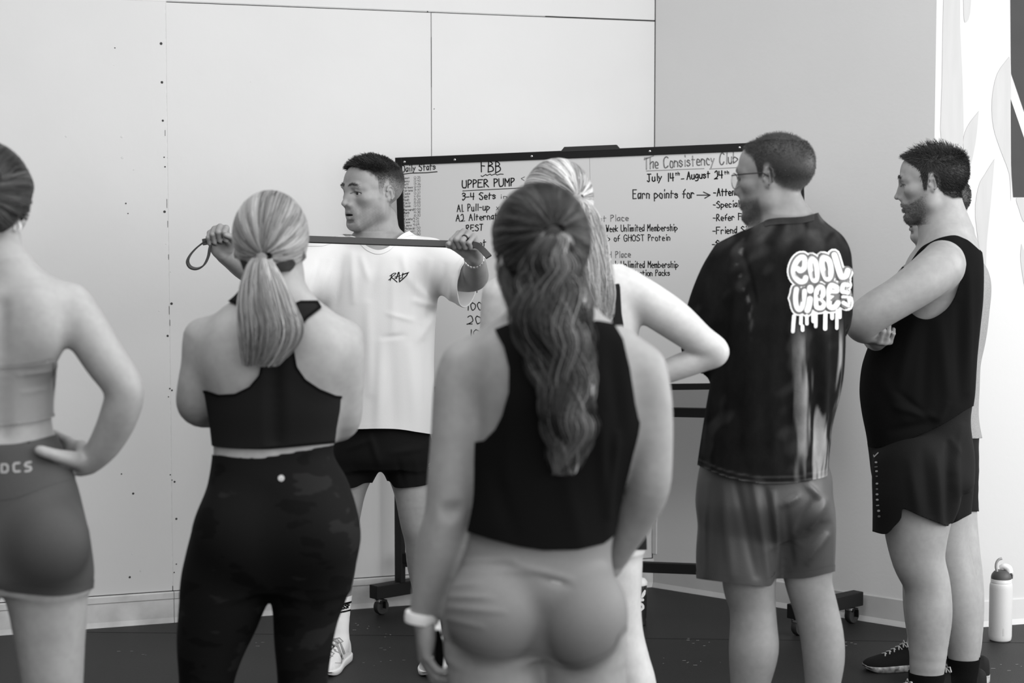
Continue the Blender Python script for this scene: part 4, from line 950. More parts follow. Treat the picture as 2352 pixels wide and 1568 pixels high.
# socks, shoes
for i, (a_, fdv) in enumerate(P.ank):
    x0 = 790 if i == 0 else 975; sy = (1371, 1372)[i]
    P.cloth('sock', M['sock'], lambda v, px, py, N: np.maximum(np.maximum(sy-(px-x0)*.3-py, np.abs(px-x0-(0 if i == 0 else 8))-38), .03-v[:, 2]), off=.0045, thick=0, zr=(.0, .36), label='white ribbed crew sock'); sk = bpy.data.objects[P.root.children[-1].name]
    v_, T_ = P.last
    for y in (1386, 1404): P.strip('sock_stripe', M['blackcloth'], lambda v, px, py: np.abs(py-y+(px-x0)*.25)-2., sk, .0012)
    if i == 0:
        cf = caster(bvh_of(v_, T_)); text_on('CROSSFIT', 768, 1403, 812, 1391.5, 9.5, 2.6, cf, 0, None, .0018).build('sock_lettering', M['blackcloth'], sk)
    up_ = shoe(P, a_, fdv, 'white')
    if i == 0:
        me = up_.data; vv = np.empty(len(me.vertices)*3, np.float32); me.vertices.foreach_get('co', vv); cfs = caster(BVHTree.FromPolygons([tuple(p) for p in vv.reshape(-1, 3).tolist()], [tuple(p.vertices) for p in me.polygons]))
        for ln, w, m_ in (([(764, 1462), (772, 1474), (783, 1503)], 5, 'lacegrey'), ([(770, 1460), (781, 1472), (790, 1500)], 5, 'lacegrey'), ([(762, 1480), (768, 1484), (760, 1492)], 3, 'blackrough'), ([(786, 1472), (798, 1482), (799, 1496)], 2.5, 'lacegrey'), ([(768, 1494), (782, 1500), (786, 1512)], 2, 'lacegrey'), ([(757, 1512), (768, 1500)], 1.6, 'lacegrey'), ([(783, 1503), (786, 1512)], 4, 'blackrough'), ([(770, 1522), (784, 1522), (786, 1508)], 2, 'basegrey')):
            r_ = ribbons([ln], w, cfs, .0012, 3)
            if r_.f: r_.build('shoe_strap', M[m_], up_)
# ring and watch
j0, j1 = JL[2][0], JL[2][1]; rc = j0+(j1-j0)*.62; rx = (j1-j0)/np.linalg.norm(j1-j0)
MB().lathe(rc-rx*.003, [(.0098, 0), (.0112, .0004), (.0112, .0056), (.0098, .006)], 24, rx).build('ring', M['blackrough'], P.root, True)
c = P.P(1089.5, 592, -.335); ax = np.array(P.P(1089, 589, -.36)-P.P(1091, 600, -.30)); ax /= np.linalg.norm(ax)
wt = MB().lathe(c-ax*.009, [(.0305, 0), (.033, .001), (.033, .017), (.0305, .018)], 30, ax).build('wristwatch', M['steel'], P.root, True)
e1 = np.cross(ax, [0, 0, 1.]); e1 /= np.linalg.norm(e1); e2 = np.cross(ax, e1)
lk = MB()
for j in range(20):
    t = 2*math.pi*j/20; r_ = e1*math.cos(t)+e2*math.sin(t); lk.bar(c+r_*.0335-ax*.0085, c+r_*.0335+ax*.0085, .008, .003, r_)
tag(lk.build('watch_links', M['steel'], wt), kind='stuff')
# ------------------------------------------------------------------ the resistance band he holds
def sweep_band(segs, w, th):
    """segs: (point, width direction); rectangular section"""
    P_ = catmull([list(p)+list(d) for p, d in segs], 8); mb = MB(); n = len(P_); V = []
    for i in range(n):
        p = P_[i, :3]; t = P_[min(i+1, n-1), :3]-P_[max(i-1, 0), :3]; t /= np.linalg.norm(t); d = P_[i, 3:]; d = d-t*(d@t); d /= np.linalg.norm(d); b = np.cross(t, d)
        V += [p-d*w/2-b*th/2, p+d*w/2-b*th/2, p+d*w/2+b*th/2, p-d*w/2+b*th/2]
    Fc = [[4*i+j, 4*i+(j+1) % 4, 4*i+4+(j+1) % 4, 4*i+4+j] for i in range(n-1) for j in range(4)]+[[3, 2, 1, 0], [4*n-4, 4*n-3, 4*n-2, 4*n-1]]
    return mb.add(V, Fc)
bb = empty('resistance_band', tuple(P.P(760, 548, -.40)), 'dark grey stretch band looped and held taut between the coach\'s two fists', 'exercise band')
q = lambda x, y, dy: P.P(x, y, dy)
Z, Yd = (0, .25, 1), (.15, 1, .25)
r0, r1, l0, l1 = LR_(.05, .064, .026), LR_(-.045, .056, .024), LL_(.05, .064, .026), LL_(-.045, .058, .026)
0 and print('GRIP', [tuple(np.round(proj(p), 1))+(round(float(p[1]-P.D), 3),) for p in (r0, r1, l0, l1)])
main = [(r1+(r1-r0)*.08, Z), (r0*.55+r1*.45, Z)]+[(r0+(l0-r0)*t, Z) for t in (.0, .1, .25, .5, .75, .9, 1.)]+[(l0*.55+l1*.45, (.05, .3, .95)), (l1, (.1, .4, .9)), (l1*.5+q(1123, 590, -.47)*.5+[0, 0, .004], (.1, .5, .85)), (q(1123, 590, -.47), (.1, .6, .8))]
sweep_band(main, .0205, .0075).build('stretched_strand', M['latex'], bb)
sweep_band([(np.array(p)+[0, .006, -.003], d) for p, d in main[2:9]], .0205, .003).build('rear_strand', M['latexedge'], bb)
lp = [(486, 549), (474, 553), (455, 566), (438, 584), (431, 600), (437, 613), (452, 617), (468, 609), (478, 590), (482, 570), (486, 556)]
fy = r1[1]-P.D
sweep_band([(q(x, y, fy+.006*math.sin(i*.6)), Yd) for i, (x, y) in enumerate(lp)], .020, .0052).build('loop_end', M['latex'], bb)
# ------------------------------------------------------------------ the group, seen from behind
RELAX = ((22, 30, 18), (25, 34, 20), (28, 36, 20), (30, 36, 20))
def simple_tone(H, base, scalp=None, front=.088, ext=None, lips=True, hair_tone=.05):
    def f(v, N, t):
        l = H.loc(v); a, f_, u = np.abs(l[:, 0]), l[:, 1], l[:, 2]; near = (np.abs(l) < .17).all(1); t = t*(1+.04*vnoise(v, 9, 4)+.03*vnoise(v, 25, 5))
        if scalp: k = near*sstep(-.004, .012, hairline(l, front)+.003*vnoise(l, 60, 2))*scalp; t = t*(1-k)+hair_tone*k
        br = np.exp(-((u-.0275-.0035*np.sin((a-.012)*95))/.0042)**2)*sstep(.009, .014, a)*sstep(.052, .044, a)*near*(f_ > .05); t = t*(1-.8*br)
        lp = np.exp(-((u+.0680)/.0105)**4)*sstep(.026, .020, a)*(f_ > .082)*near; t = t*(1-.35*lp)
        le = ((a-.0325)/.0150)**2+((u-.0008)/.0056)**2; t = t*(1-.75*np.exp(-((le-1.15)/.32)**2)*(u > -.0008)*(f_ > .06)*near)
        if ext: t = ext(l, v, N, t, near)
        return t
    return f
def headgrid(H, h): return (H.o-np.array([.14, .14, .17]), H.o+np.array([.14, .14, .17]), h, H.P(0, 0, -.134), H.R[:, 2], .24)

# --- woman in front of the coach: dark racerback bra, camo leggings, low pony tail
P = Person(4.3, 'woman with low fair ponytail in dark racerback bra and black camo leggings, arms folded', ground(620, 1568)*[0, 0, 0]+[W(622, 900, 4.3)[0], 4.3, 0]); PB = P
P.torso([(690, 596, 668, .05, .05, .0), (712, 560, 705, .065, .055, 0), (740, 500, 760, .08, .07, 0), (785, 462, 795, .095, .085, 0), (850, 458, 802, .105, .10, 0), (930, 478, 792, .10, .12, 0), (1000, 488, 770, .088, .105, 0), (1045, 490, 764, .088, .095, 0), (1100, 482, 794, .105, .10, 0), (1160, 470, 815, .115, .10, 0), (1235, 446, 826, .12, .10, 0), (1300, 434, 812, .11, .09, 0), (1345, 432, 798, .09, .08, 0)])
P.blob(548, 1228, -.055, .098, .082, .105, .05); P.blob(708, 1228, -.055, .098, .082, .105, .05)
P.limb([(632, 1010, -.094, 8), (630, 940, -.108, 9), (628, 840, -.112, 9), (628, 760, -.10, 8)], .03, 's', P.T)
P.blob(530, 800, -.045, .06, .05, .085, .05); P.blob(735, 800, -.045, .06, .05, .085, .05)
P.leg([(528, 1290, 0, 92), (518, 1345, 0, 97), (503, 1410, 0, 89), (485, 1480, 0, 75), (474, 1568, .0, 59)], (462, .02), True, .036, (.12, 1))
P.leg([(712, 1290, 0, 92), (713, 1345, 0, 84), (703, 1406, 0, 72), (697, 1476, 0, 63), (695, 1568, .0, 54)], (688, .04), True, .036, (.25, 1))
P.limb([(632, 610, .0, 46), (634, 650, 0, 49), (634, 700, .0, 56)], .04, B=P.T)
for x in (545, 722): P.limb([(632, 668, .0, 40), (x, 738, .0, 42)], .05, B=P.T)
P.limb([(470, 778, .0, 50), (455, 835, .0, 37), (447, 890, .01, 38), (447, 932, .04, 38), (480, 950, .13, 32), (560, 938, .21, 26), (640, 925, .235, 22)], .035)
P.limb([(788, 782, .0, 48), (798, 840, .0, 38), (796, 905, .01, 37), (786, 968, .04, 39), (750, 975, .14, 33), (680, 955, .20, 26), (600, 945, .215, 22)], .035)
H = Head(P.P(624, 574, .015), frame((.06, 1, -.03)), .97); build_head(P.B, H, True, (1, -1), True)
build_hand(P.B, P.P(640, 925, .235), (1, -.1, -.1), (.1, -1, 0), RELAX, (-1, [(.022, .02, .006), (.04, .05, .012), (.05, .07, .015), (.055, .09, .02)]), .9)
build_hand(P.B, P.P(600, 945, .215), (-1, -.2, .1), (.1, -1, 0), RELAX, (1, [(.022, .02, .006), (.04, .05, .012), (.05, .07, .015), (.055, .09, .02)]), .9)
P.finish(.34, simple_tone(H, .34), [headgrid(H, .0042)])
bra_back = [(474, 897), (502, 906), (539, 904), (572, 888), (594, 862), (604, 820), (600, 780), (585, 740), (560, 706), (535, 696), (520, 690), (552, 660), (590, 690), (630, 720), (668, 700), (690, 690), (730, 690), (739, 706), (706, 731), (684, 764), (676, 806), (682, 842), (702, 871), (735, 893), (772, 908), (797, 910), (850, 895), (850, 1012), (762, 1018), (690, 1025), (590, 1034), (490, 1035), (430, 1035), (430, 895)]
P.cloth('sports_bra', M['bra'], lambda v, px, py, N: polyd(px, py, bra_back), off=.004, zr=(1.05, 1.5), thick=0)
P.strip('bra_edge', M['blackcloth'], lambda v, px, py: np.abs(polyd(px, py, bra_back)+3)-3, P.root.children[-1], .001)
wl_ = [(470, 1043), (489, 1043), (585, 1051), (660, 1040), (762, 1022), (790, 1016)]
leg_ = P.cloth('leggings', M['camo'], lambda v, px, py, N: np.maximum(curve_y(px, wl_)-py, .16-v[:, 2]), off=.003, thick=0, zr=(.1, 1.2))
cf = caster(bvh_of(*P.last))
ribbons([[(646, 1098)]], 16, cf, .0015).build('leggings_logo', M['printgrey'], leg_); ribbons([[(642, 1102), (641, 1097), (646, 1093.5), (651, 1097), (650, 1102)], [(646, 1094), (646, 1102)]], 1.3, cf, .0025).build('leggings_logo_mark', M['print'], leg_)
hl_ = lambda l: hairline(l, .082, .05, -.02, -.052)
P.hair_cap(H, hl_, .010, M['hairmesh'], .035); tie = H.loc(P.P(602, 592, -.105))  # cap toned far darker than the strands, painting shade beneath them
P.swept(H, tie, 7000, .010, hl_, .30, .55, .0007)
P.tail([(601, 592, -.112, 20), (600, 612, -.122, 30), (604, 650, -.135, 44), (612, 700, -.145, 58), (622, 750, -.15, 66), (616, 795, -.148, 58), (598, 842, -.14, 34)], 3000, .26, .75, .003, 1.2, .0009, 24, 5)
MB().tube([P.P(601, 594, -.108)+np.array([.021*math.cos(t), .012*math.sin(t)-.004, .006*math.cos(t)+.008*math.sin(t)]) for t in np.linspace(0, 6.283, 21)[:-1]], .0045, 8, True).build('hair_tie', M['blackcloth'], P.root, True)
for x, d in ((462, .02), (688, .04)): A = P.P(x, 1500, d); shoe(P, A, (.15, 1), 'black', .27)

# --- woman in front right: cropped dark tank, pale shorts, long wavy pony tail
P = Person(3.5, 'woman with long wavy dark ponytail in black tank top and pale grey shorts', [W(1240, 900, 3.5)[0], 3.5, 0], .005)
P.torso([(700, 1215, 1320, .05, .05, 0), (730, 1190, 1350, .06, .055, 0), (755, 1130, 1420, .075, .07, 0), (790, 1090, 1458, .095, .085, 0), (840, 1082, 1472, .108, .10, 0), (900, 1088, 1472, .112, .12, 0), (980, 1098, 1462, .105, .13, 0), (1060, 1100, 1440, .10, .115, 0), (1140, 1096, 1422, .10, .105, 0), (1210, 1085, 1410, .11, .10, 0), (1270, 1067, 1402, .12, .10, 0), (1340, 1043, 1412, .125, .10, 0), (1400, 1027, 1421, .105, .10, 0), (1460, 1024, 1424, .085, .09, 0), (1500, 1028, 1424, .06, .08, 0)])
P.blob(1138, 1398, -.064, .092, .090, .098, .014); P.blob(1342, 1412, -.064, .080, .085, .100, .014)
P.leg([(1128, 1450, 0.01, 103), (1136, 1545, .01, 106), (1142, 1660, 0, 96), (1146, 1780, 0, 74), (1148, 1850, 0, 65)], (1150, .03), True, .036, (-.05, 1))
P.leg([(1338, 1450, .01, 95), (1347, 1545, .01, 92), (1350, 1660, 0, 86), (1352, 1780, 0, 70), (1352, 1850, 0, 62)], (1350, .03), True, .036, (.2, 1))
P.limb([(1258, 640, .01, 58), (1264, 690, .01, 60), (1268, 735, .0, 66)], .04, B=P.T)
for x in (1135, 1410): P.limb([(1265, 705, .0, 46), (x, 795, .0, 44)], .05, B=P.T)
P.limb([(1068, 838, 0, 57), (1049, 900, 0, 52), (1043, 1000, 0, 52), (1034, 1100, 0, 51), (1024, 1175, .0, 46), (1008, 1245, .01, 49), (989, 1335, .02, 40), (972, 1412, .03, 31)], .035)
P.limb([(1472, 850, 0, 60), (1493, 930, 0, 50), (1497, 1030, .0, 47), (1492, 1120, .01, 45), (1462, 1190, .05, 41), (1432, 1245, .09, 33), (1412, 1288, .12, 26)], .035)
P.blob(1040, 1176, -.046, .016, .016, .012, .02, 's', None, P.B)
H = Head(P.P(1238, 592, .02), frame((-.35, .94, -.05)), .99); build_head(P.B, H, True, (1, -1), True)
L4, J4 = build_hand(P.B, P.P(971, 1418, .03), (.06, .05, -1), (1, .15, .05), ((18, 22, 15), (24, 30, 18), (30, 38, 20), (34, 40, 22)), (-1, [(.022, .02, .006), (.036, .05, .016), (.034, .075, .024), (.028, .098, .028)]), .95)
build_hand(P.B, P.P(1412, 1288, .12), (-.45, .75, -.5), (-.8, -.5, .1), RELAX, (1, [(.022, .02, .006), (.04, .05, .012), (.05, .07, .015), (.055, .09, .02)]), .92)
P.finish(.29, simple_tone(H, .29), [headgrid(H, .0042)])
B = Sdf()
P.torso([(728, 1185, 1360, .065, .062, 0), (752, 1130, 1425, .082, .078, 0), (790, 1090, 1460, .103, .095, 0), (840, 1084, 1474, .118, .11, 0), (900, 1084, 1476, .125, .13, 0), (980, 1090, 1472, .125, .14, 0), (1060, 1088, 1446, .122, .13, 0), (1140, 1082, 1424, .122, .12, 0), (1210, 1070, 1412, .128, .12, 0), (1280, 1060, 1410, .135, .12, 0)], B=B)
tank = [(1136, 757), (1158, 797), (1170, 845), (1170, 900), (1154, 954), (1136, 986), (1110, 1012), (1060, 1020), (1040, 1205), (1074, 1221), (1133, 1240), (1191, 1255), (1249, 1264), (1327, 1262), (1385, 1249), (1412, 1228), (1500, 1200), (1500, 1000), (1478, 985), (1466, 960), (1458, 925), (1447, 845), (1430, 780), (1408, 745), (1370, 738), (1270, 750), (1180, 738)]
fd = [(1405, 800, 1425, 1000, 18, -6), (1380, 960, 1395, 1230, 14, 6), (1420, 1000, 1395, 1180, 10, 7), (1130, 1080, 1180, 1230, 20, -4), (1300, 1100, 1330, 1250, 20, 4), (1180, 900, 1160, 1100, 18, 4)]
P.cloth('tank_top', M['blackcloth'], lambda v, px, py, N: polyd(px, py, tank), B=B, fold=fd, wr=.003, zr=(.9, 1.45), sm=2)
hm = [(1000, 1452), (1018, 1462), (1086, 1499), (1152, 1511), (1215, 1506), (1246, 1510), (1307, 1537), (1365, 1525), (1408, 1499), (1424, 1466), (1450, 1440)]
P.cloth('shorts', M['paleshort'], lambda v, px, py, N: np.maximum(1222-py, py-curve_y(px, hm)), off=.003, thick=0, zr=(.6, 1.1), fold=[(1050, 1290, 1180, 1285, 7, 2.5), (1060, 1312, 1250, 1312, 8, 2.5), (1180, 1295, 1310, 1330, 8, 3), (1030, 1370, 1130, 1372, 6, 3), (1028, 1395, 1160, 1405, 7, 3), (1022, 1420, 1110, 1440, 6, 2.5), (1040, 1345, 1100, 1340, 6, 2), (1250, 1330, 1310, 1345, 9, -4)])
P.strip('shorts_hem', M['paleshort'], lambda v, px, py: curve_y(px, hm)-14-py, P.root.children[-1], .0012)
hl_ = lambda l: hairline(l, .085, .052, -.03, -.052)
P.hair_cap(H, hl_, .012, M['hairmesh'], .022); tie = H.loc(P.P(1270, 528, -.105))
P.swept(H, tie, 7000, .012, hl_, .022, 2.2, .0007)
P.tail([(1270, 530, -.118, 18), (1272, 550, -.13, 34), (1268, 600, -.14, 52), (1262, 660, -.145, 66), (1268, 740, -.15, 76), (1285, 830, -.15, 62), (1302, 920, -.15, 50), (1308, 1000, -.15, 44), (1292, 1092, -.15, 14)], 2600, .038, 1.7, .014, 3.4, .0010, 44, 6, .5, ends=.62, clumps=24)
P.tail([(1285, 545, -.10, 16), (1305, 590, -.11, 24), (1325, 660, -.11, 24), (1335, 750, -.12, 22), (1330, 850, -.13, 20)], 500, .06, 1.0, .006, 2.5, .0007, 30, 8, .5, name='hair_lock', core=False)
P.tail([(1175, 560, -.03, 14), (1160, 630, -.03, 12), (1178, 700, -.05, 14), (1200, 760, -.08, 14)], 220, .06, .6, .006, 1.5, .0007, 24, 9, .6, name='side_lock', core=False)
MB().tube([P.P(1270, 532, -.11)+np.array([.020*math.cos(t), .012*math.sin(t)-.004, .006*math.cos(t)+.008*math.sin(t)]) for t in np.linspace(0, 6.283, 21)[:-1]], .0045, 8, True).build('hair_tie', M['blackcloth'], P.root, True)
c = P.P(969, 1417, .03); ax = np.array([.10, .0, .99]); ax /= np.linalg.norm(ax)
MB().lathe(c-ax*.011+[0, 0, .0], [(.0285, 0), (.0330, .001), (.0345, .011), (.0330, .021), (.0285, .022)], 30, ax).build('wristband', M['whiteplastic'], P.root, True)
for x, d in ((1150, .03), (1350, .03)): A = P.P(x, 1500, d); shoe(P, A, (.05, 1), 'black', .265)
# slim dark strap she holds
k0 = L4(-.006, .06, .026); kb = MB()
kb.tube([k0+np.array(p) for p in ((0, 0, .03), (.004, 0, 0), (.004, .002, -.03), (.002, .003, -.055), (-.002, .003, -.066))], [.005, .009, .0095, .009, .004], 12)
o_ = kb.build('key_strap', M['blackcloth'], None, True); tag(o_, 'slim black strap held in the left hand of the woman with the wavy ponytail', 'strap')

# --- woman at the left edge: pale bra, mid grey shorts, hand on hip
P = Person(3.95, 'woman at left edge in pale grey bra and grey shorts with hand on hip', [W(0, 900, 3.95)[0], 3.95, 0])
P.torso([(605, -45, 40, .05, .05, 0), (640, -85, 85, .065, .06, 0), (680, -150, 148, .09, .08, 0), (740, -150, 145, .10, .095, 0), (790, -126, 123, .102, .10, 0), (850, -120, 119, .10, .115, 0), (920, -115, 115, .093, .10, 0), (985, -118, 119, .095, .09, 0), (1040, -138, 142, .105, .09, 0), (1110, -166, 171, .115, .1, 0), (1180, -186, 190, .12, .1, 0), (1250, -200, 206, .125, .1, 0), (1310, -204, 209, .12, .1, 0), (1350, -198, 204, .10, .09, 0)])
P.blob(104, 1245, -.066, .092, .082, .10, .024); P.blob(-92, 1245, -.066, .092, .082, .10, .024)
P.limb([(6, 1000, -.10, 8), (5, 900, -.108, 9), (4, 780, -.112, 9), (3, 700, -.10, 8)], .03, 's', P.T)
P.blob(90, 760, -.052, .055, .05, .085, .045); P.blob(-85, 760, -.052, .055, .05, .085, .045)
P.leg([(104, 1330, 0, 97), (111, 1400, 0, 86), (114, 1450, 0, 80), (121, 1568, .0, 68)], (130, .03), True, .036, (.1, 1))
P.leg([(-96, 1330, 0, 97), (-100, 1400, 0, 86), (-104, 1450, 0, 80), (-112, 1568, .0, 68)], (-120, .0), True, .036, (-.2, 1))
P.limb([(-18, 545, .01, 42), (-6, 590, .0, 42), (-4, 640, .0, 50)], .04, B=P.T)
for x in (-90, 92): P.limb([(-4, 600, .0, 36), (x, 672, .0, 44)], .05, B=P.T)
P.limb([(158, 700, .0, 52), (196, 755, -.01, 50), (240, 825, -.02, 47), (284, 893, -.02, 43), (273, 955, -.01, 42), (242, 1018, .01, 36), (205, 1064, .03, 26)], .03)
P.limb([(-160, 700, .0, 52), (-200, 765, -.01, 50), (-245, 840, -.02, 46), (-280, 900, -.02, 43), (-262, 965, .05, 40), (-220, 1030, .10, 32)], .03)
H = Head(P.P(-34, 486, .02), frame((.16, .98, -.06)), .97); build_head(P.B, H, True, (1, -1), True)
build_hand(P.B, P.P(205, 1062, .03), (-.72, .62, .22), (-.7, -.7, 0), ((10, 20, 15),)*4, (1, [(.022, .02, .006), (.03, .035, .0), (.03, .04, .0), (.03, .042, .0)]), .95)
P.limb([(182, 1058, .015, 19), (158, 1052, -.025, 16), (130, 1046, -.062, 13), (106, 1039, -.082, 11), (88, 1033, -.092, 9.5)], .012)
P.finish(.34, simple_tone(H, .34), [headgrid(H, .0042)])
bp_ = [(-170, 832), (-100, 832), (0, 839), (70, 834), (104, 829), (122, 823), (130, 826), (130, 955), (114, 959), (71, 970), (0, 977), (-80, 972), (-170, 960)]
P.cloth('sports_bra', M['palebra'], lambda v, px, py, N: polyd(px, py, bp_), off=.0045, zr=(1.1, 1.5), thick=0, fold=[(40, 862, 118, 852, 4, 2.5), (50, 902, 116, 892, 4, 2.5), (-100, 858, 30, 866, 4, 1.5)])
P.strip('bra_edge', M['palebra'], lambda v, px, py: np.abs(polyd(px, py, bp_)+3.5)-3.5, P.root.children[-1], .0022)
hm1 = [(-230, 1352), (-20, 1352), (19, 1358), (70, 1364), (128, 1368), (180, 1362), (215, 1350)]; wl1 = [(-190, 1015), (0, 1021), (68, 1013), (120, 1000), (180, 985)]
P.cloth('shorts', M['midshort'], lambda v, px, py, N: np.maximum(curve_y(px, wl1)-py, py-curve_y(px, hm1)), off=.003, thick=0, zr=(.6, 1.2)); s1 = P.root.children[-1]; sv = P.last
P.strip('shorts_hem', M['midshort'], lambda v, px, py: curve_y(px, hm1)-20-py, s1, .0012); P.last = sv
P.strip('shorts_waistband', M['midshort'], lambda v, px, py: py-curve_y(px, [(-190, 1150), (0, 1148), (60, 1135), (110, 1115), (165, 1100), (190, 1098)]), s1, .0011)
cf = caster(bvh_of(*P.last))
for ln in ([(4, 1066), (4, 1084), (14, 1084), (18, 1080), (18, 1070), (14, 1066), (4, 1066)], [(44, 1063), (34, 1064), (31, 1068), (32, 1080), (35, 1083), (45, 1082)], [(70, 1061), (60, 1063), (57, 1068), (60, 1071), (69, 1072), (71, 1077), (67, 1081), (58, 1082)]):
    ribbons([ln], 5, cf, .0024, 3).build('shorts_lettering', M['printgrey'], s1)
hl_ = lambda l: hairline(l, .085, .052, -.02, -.05)
P.hair_cap(H, hl_, .024, M['hairmesh'], .016)
P.swept(H, H.loc(P.P(-52, 440, -.11)), 7000, .024, hl_, .035, 1.2, .0007)
P.tail([(-52, 440, -.12, 20), (-50, 420, -.15, 40), (-52, 395, -.17, 44), (-56, 430, -.18, 44), (-52, 470, -.15, 30)], 900, .04, .6, .004, 1.5, .0007, 24, 7, .8, name='hair_bun')
er = H.P(-.080, -.008, -.026); MB().tube([er+np.array([.008*math.cos(t), -.004*math.cos(t)-.003, .010*math.sin(t)-.008]) for t in np.linspace(0, 6.283, 19)[:-1]], .0028, 8, True).build('earring', M['pearl'], P.root, True)
for x, d in ((130, .03), (-120, 0)): A = P.P(x, 1500, d); shoe(P, A, (.0, 1), 'black', .265)

# --- blonde woman beyond: high pony tail, dark racerback, hand on hip
P = Person(4.7, 'pale-haired woman with high ponytail behind the wavy-haired woman, right elbow out', [W(1290, 900, 4.7)[0], 4.7, 0])
P.torso([(590, 1262, 1352, .05, .05, 0), (612, 1240, 1385, .06, .055, 0), (640, 1180, 1440, .08, .07, 0), (690, 1140, 1470, .095, .085, 0), (760, 1140, 1468, .10, .10, 0), (850, 1155, 1452, .10, .11, 0), (950, 1165, 1440, .09, .10, 0), (1040, 1155, 1450, .10, .095, 0), (1120, 1135, 1465, .115, .10, 0), (1200, 1118, 1478, .12, .10, 0), (1260, 1115, 1478, .11, .09, 0)])
P.blob(1212, 1190, -.06, .09, .08, .10, .03); P.blob(1385, 1190, -.06, .09, .08, .10, .03)
P.leg([(1395, 1230, 0, 76), (1402, 1290, 0, 73), (1410, 1370, 0, 62), (1424, 1450, 0, 52), (1440, 1520, .0, 52), (1455, 1580, .0, 53)], (1470, .03), True, .036, (.3, 1))
P.leg([(1205, 1230, 0, 76), (1200, 1300, 0, 73), (1195, 1380, 0, 62), (1190, 1460, 0, 52)], (1185, .03), True, .036, (-.2, 1))
P.limb([(1312, 520, .01, 44), (1310, 560, .0, 46), (1308, 610, .0, 54)], .04, B=P.T)
for x in (1195, 1430): P.limb([(1310, 580, .0, 38), (x, 655, .0, 42)], .05, B=P.T)
P.limb([(1452, 672, .0, 46), (1500, 702, -.01, 46), (1550, 736, -.01, 44), (1605, 780, -.01, 36), (1643, 808, -.01, 31), (1610, 824, .0, 29), (1560, 842, .01, 28), (1510, 862, .02, 24), (1478, 878, .02, 20)], .02)
P.limb([(1150, 680, 0, 44), (1139, 760, 0, 36), (1136, 840, 0, 34), (1136, 910, .02, 31), (1160, 980, .12, 28), (1200, 1040, .17, 20)], .03)
H = Head(P.P(1278, 492, .0), frame((-.25, .96, -.06)), .97); build_head(P.B, H, True, (1, -1), True)
build_hand(P.B, P.P(1478, 878, .02), (-.9, -.1, -.42), (-.4, .5, .8), ((10, 20, 15),)*4, (1, [(.022, .02, .006), (.04, .05, .012), (.05, .07, .015), (.055, .09, .02)]), .92)
build_hand(P.B, P.P(1200, 1040, .17), (.6, .3, -.7), (.3, -.9, 0), ((10, 20, 15),)*4, (-1, [(.022, .02, .006), (.04, .05, .012), (.05, .07, .015), (.055, .09, .02)]), .92)
P.finish(.52, simple_tone(H, .52), [headgrid(H, .0042)])
tp = [(1200, 640), (1228, 640), (1240, 700), (1275, 760), (1330, 770), (1380, 745), (1402, 700), (1400, 655), (1424, 650), (1428, 720), (1440, 790), (1458, 850), (1490, 870), (1490, 1000), (1110, 1000), (1110, 850), (1160, 820), (1190, 740)]
P.cloth('sports_bra', M['bra'], lambda v, px, py, N: polyd(px, py, tp), off=.004, zr=(1.0, 1.5), thick=0)
P.cloth('shorts', M['blackshort'], lambda v, px, py, N: np.maximum(1030-py, py-1262), off=.004, thick=0, zr=(.6, 1.1))
hl_ = lambda l: hairline(l, .085, .052, -.02, -.05)
P.hair_cap(H, hl_, .012, M['hairmesh'], .30); tie = H.loc(P.P(1321, 455, -.10))
P.swept(H, tie, 6000, .012, hl_, .42, .8, .0007)
P.tail([(1321, 456, -.11, 16), (1325, 470, -.13, 30), (1332, 510, -.15, 42), (1340, 570, -.16, 50), (1350, 640, -.16, 52), (1362, 700, -.155, 42), (1372, 742, -.15, 28)], 2200, .46, .55, .005, 2., .0008, 26, 4, .6)
MB().tube([P.P(1321, 457, -.105)+np.array([.017*math.cos(t), .010*math.sin(t)-.004, .006*math.cos(t)+.008*math.sin(t)]) for t in np.linspace(0, 6.283, 21)[:-1]], .004, 8, True).build('hair_tie', M['blackcloth'], P.root, True)
for x, d in ((1470, .03), (1185, .03)): A = P.P(x, 1500, d); shoe(P, A, (.1, 1), 'black', .265)
# --- man in the acid-washed printed tee
P = Person(5.0, 'man with cropped hair and glasses in dark printed T-shirt and grey shorts', [W(1775, 900, 5.0)[0], 5.0, 0])
P.torso([(505, 1762, 1846, .06, .06, 0), (530, 1735, 1886, .07, .07, 0), (565, 1690, 1915, .095, .09, 0), (620, 1660, 1925, .12, .12, 0), (720, 1668, 1920, .12, .12, 0), (850, 1665, 1905, .11, .11, 0), (1000, 1650, 1890, .11, .11, 0), (1080, 1640, 1888, .12, .11, 0), (1170, 1640, 1890, .11, .1, 0)])
P.leg([(1716, 1180, 0, 78), (1720, 1270, 0, 68), (1721, 1345, 0, 59), (1728, 1390, 0, 52), (1731, 1440, -.005, 53), (1731, 1495, -.012, 56), (1723, 1568, -.005, 45), (1716, 1660, 0, 33)], (1712, 0.02), False, .036, (-.55, .8), .27)
P.leg([(1845, 1180, .02, 70), (1852, 1270, .02, 62), (1857, 1335, .02, 53), (1873, 1395, .02, 50), (1887, 1455, .015, 49), (1892, 1510, .01, 47), (1890, 1568, .012, 40), (1886, 1660, .02, 30)], (1884, 0.04), False, .035, (-.35, .95), .27)
P.limb([(1785, 440, .0, 48), (1796, 480, .0, 48), (1802, 525, .0, 56)], .04, B=P.T)
for x, y, r in ((1704, 592, 36), (1892, 572, 40)): P.limb([(1800, 497, .0, 38), (x, y, .0, r)], .04, B=P.T)
P.limb([(1692, 590, .0, 46), (1655, 670, .0, 42), (1628, 750, .04, 36), (1615, 800, .09, 34), (1650, 800, .2, 32), (1720, 770, .27, 22)], .03)
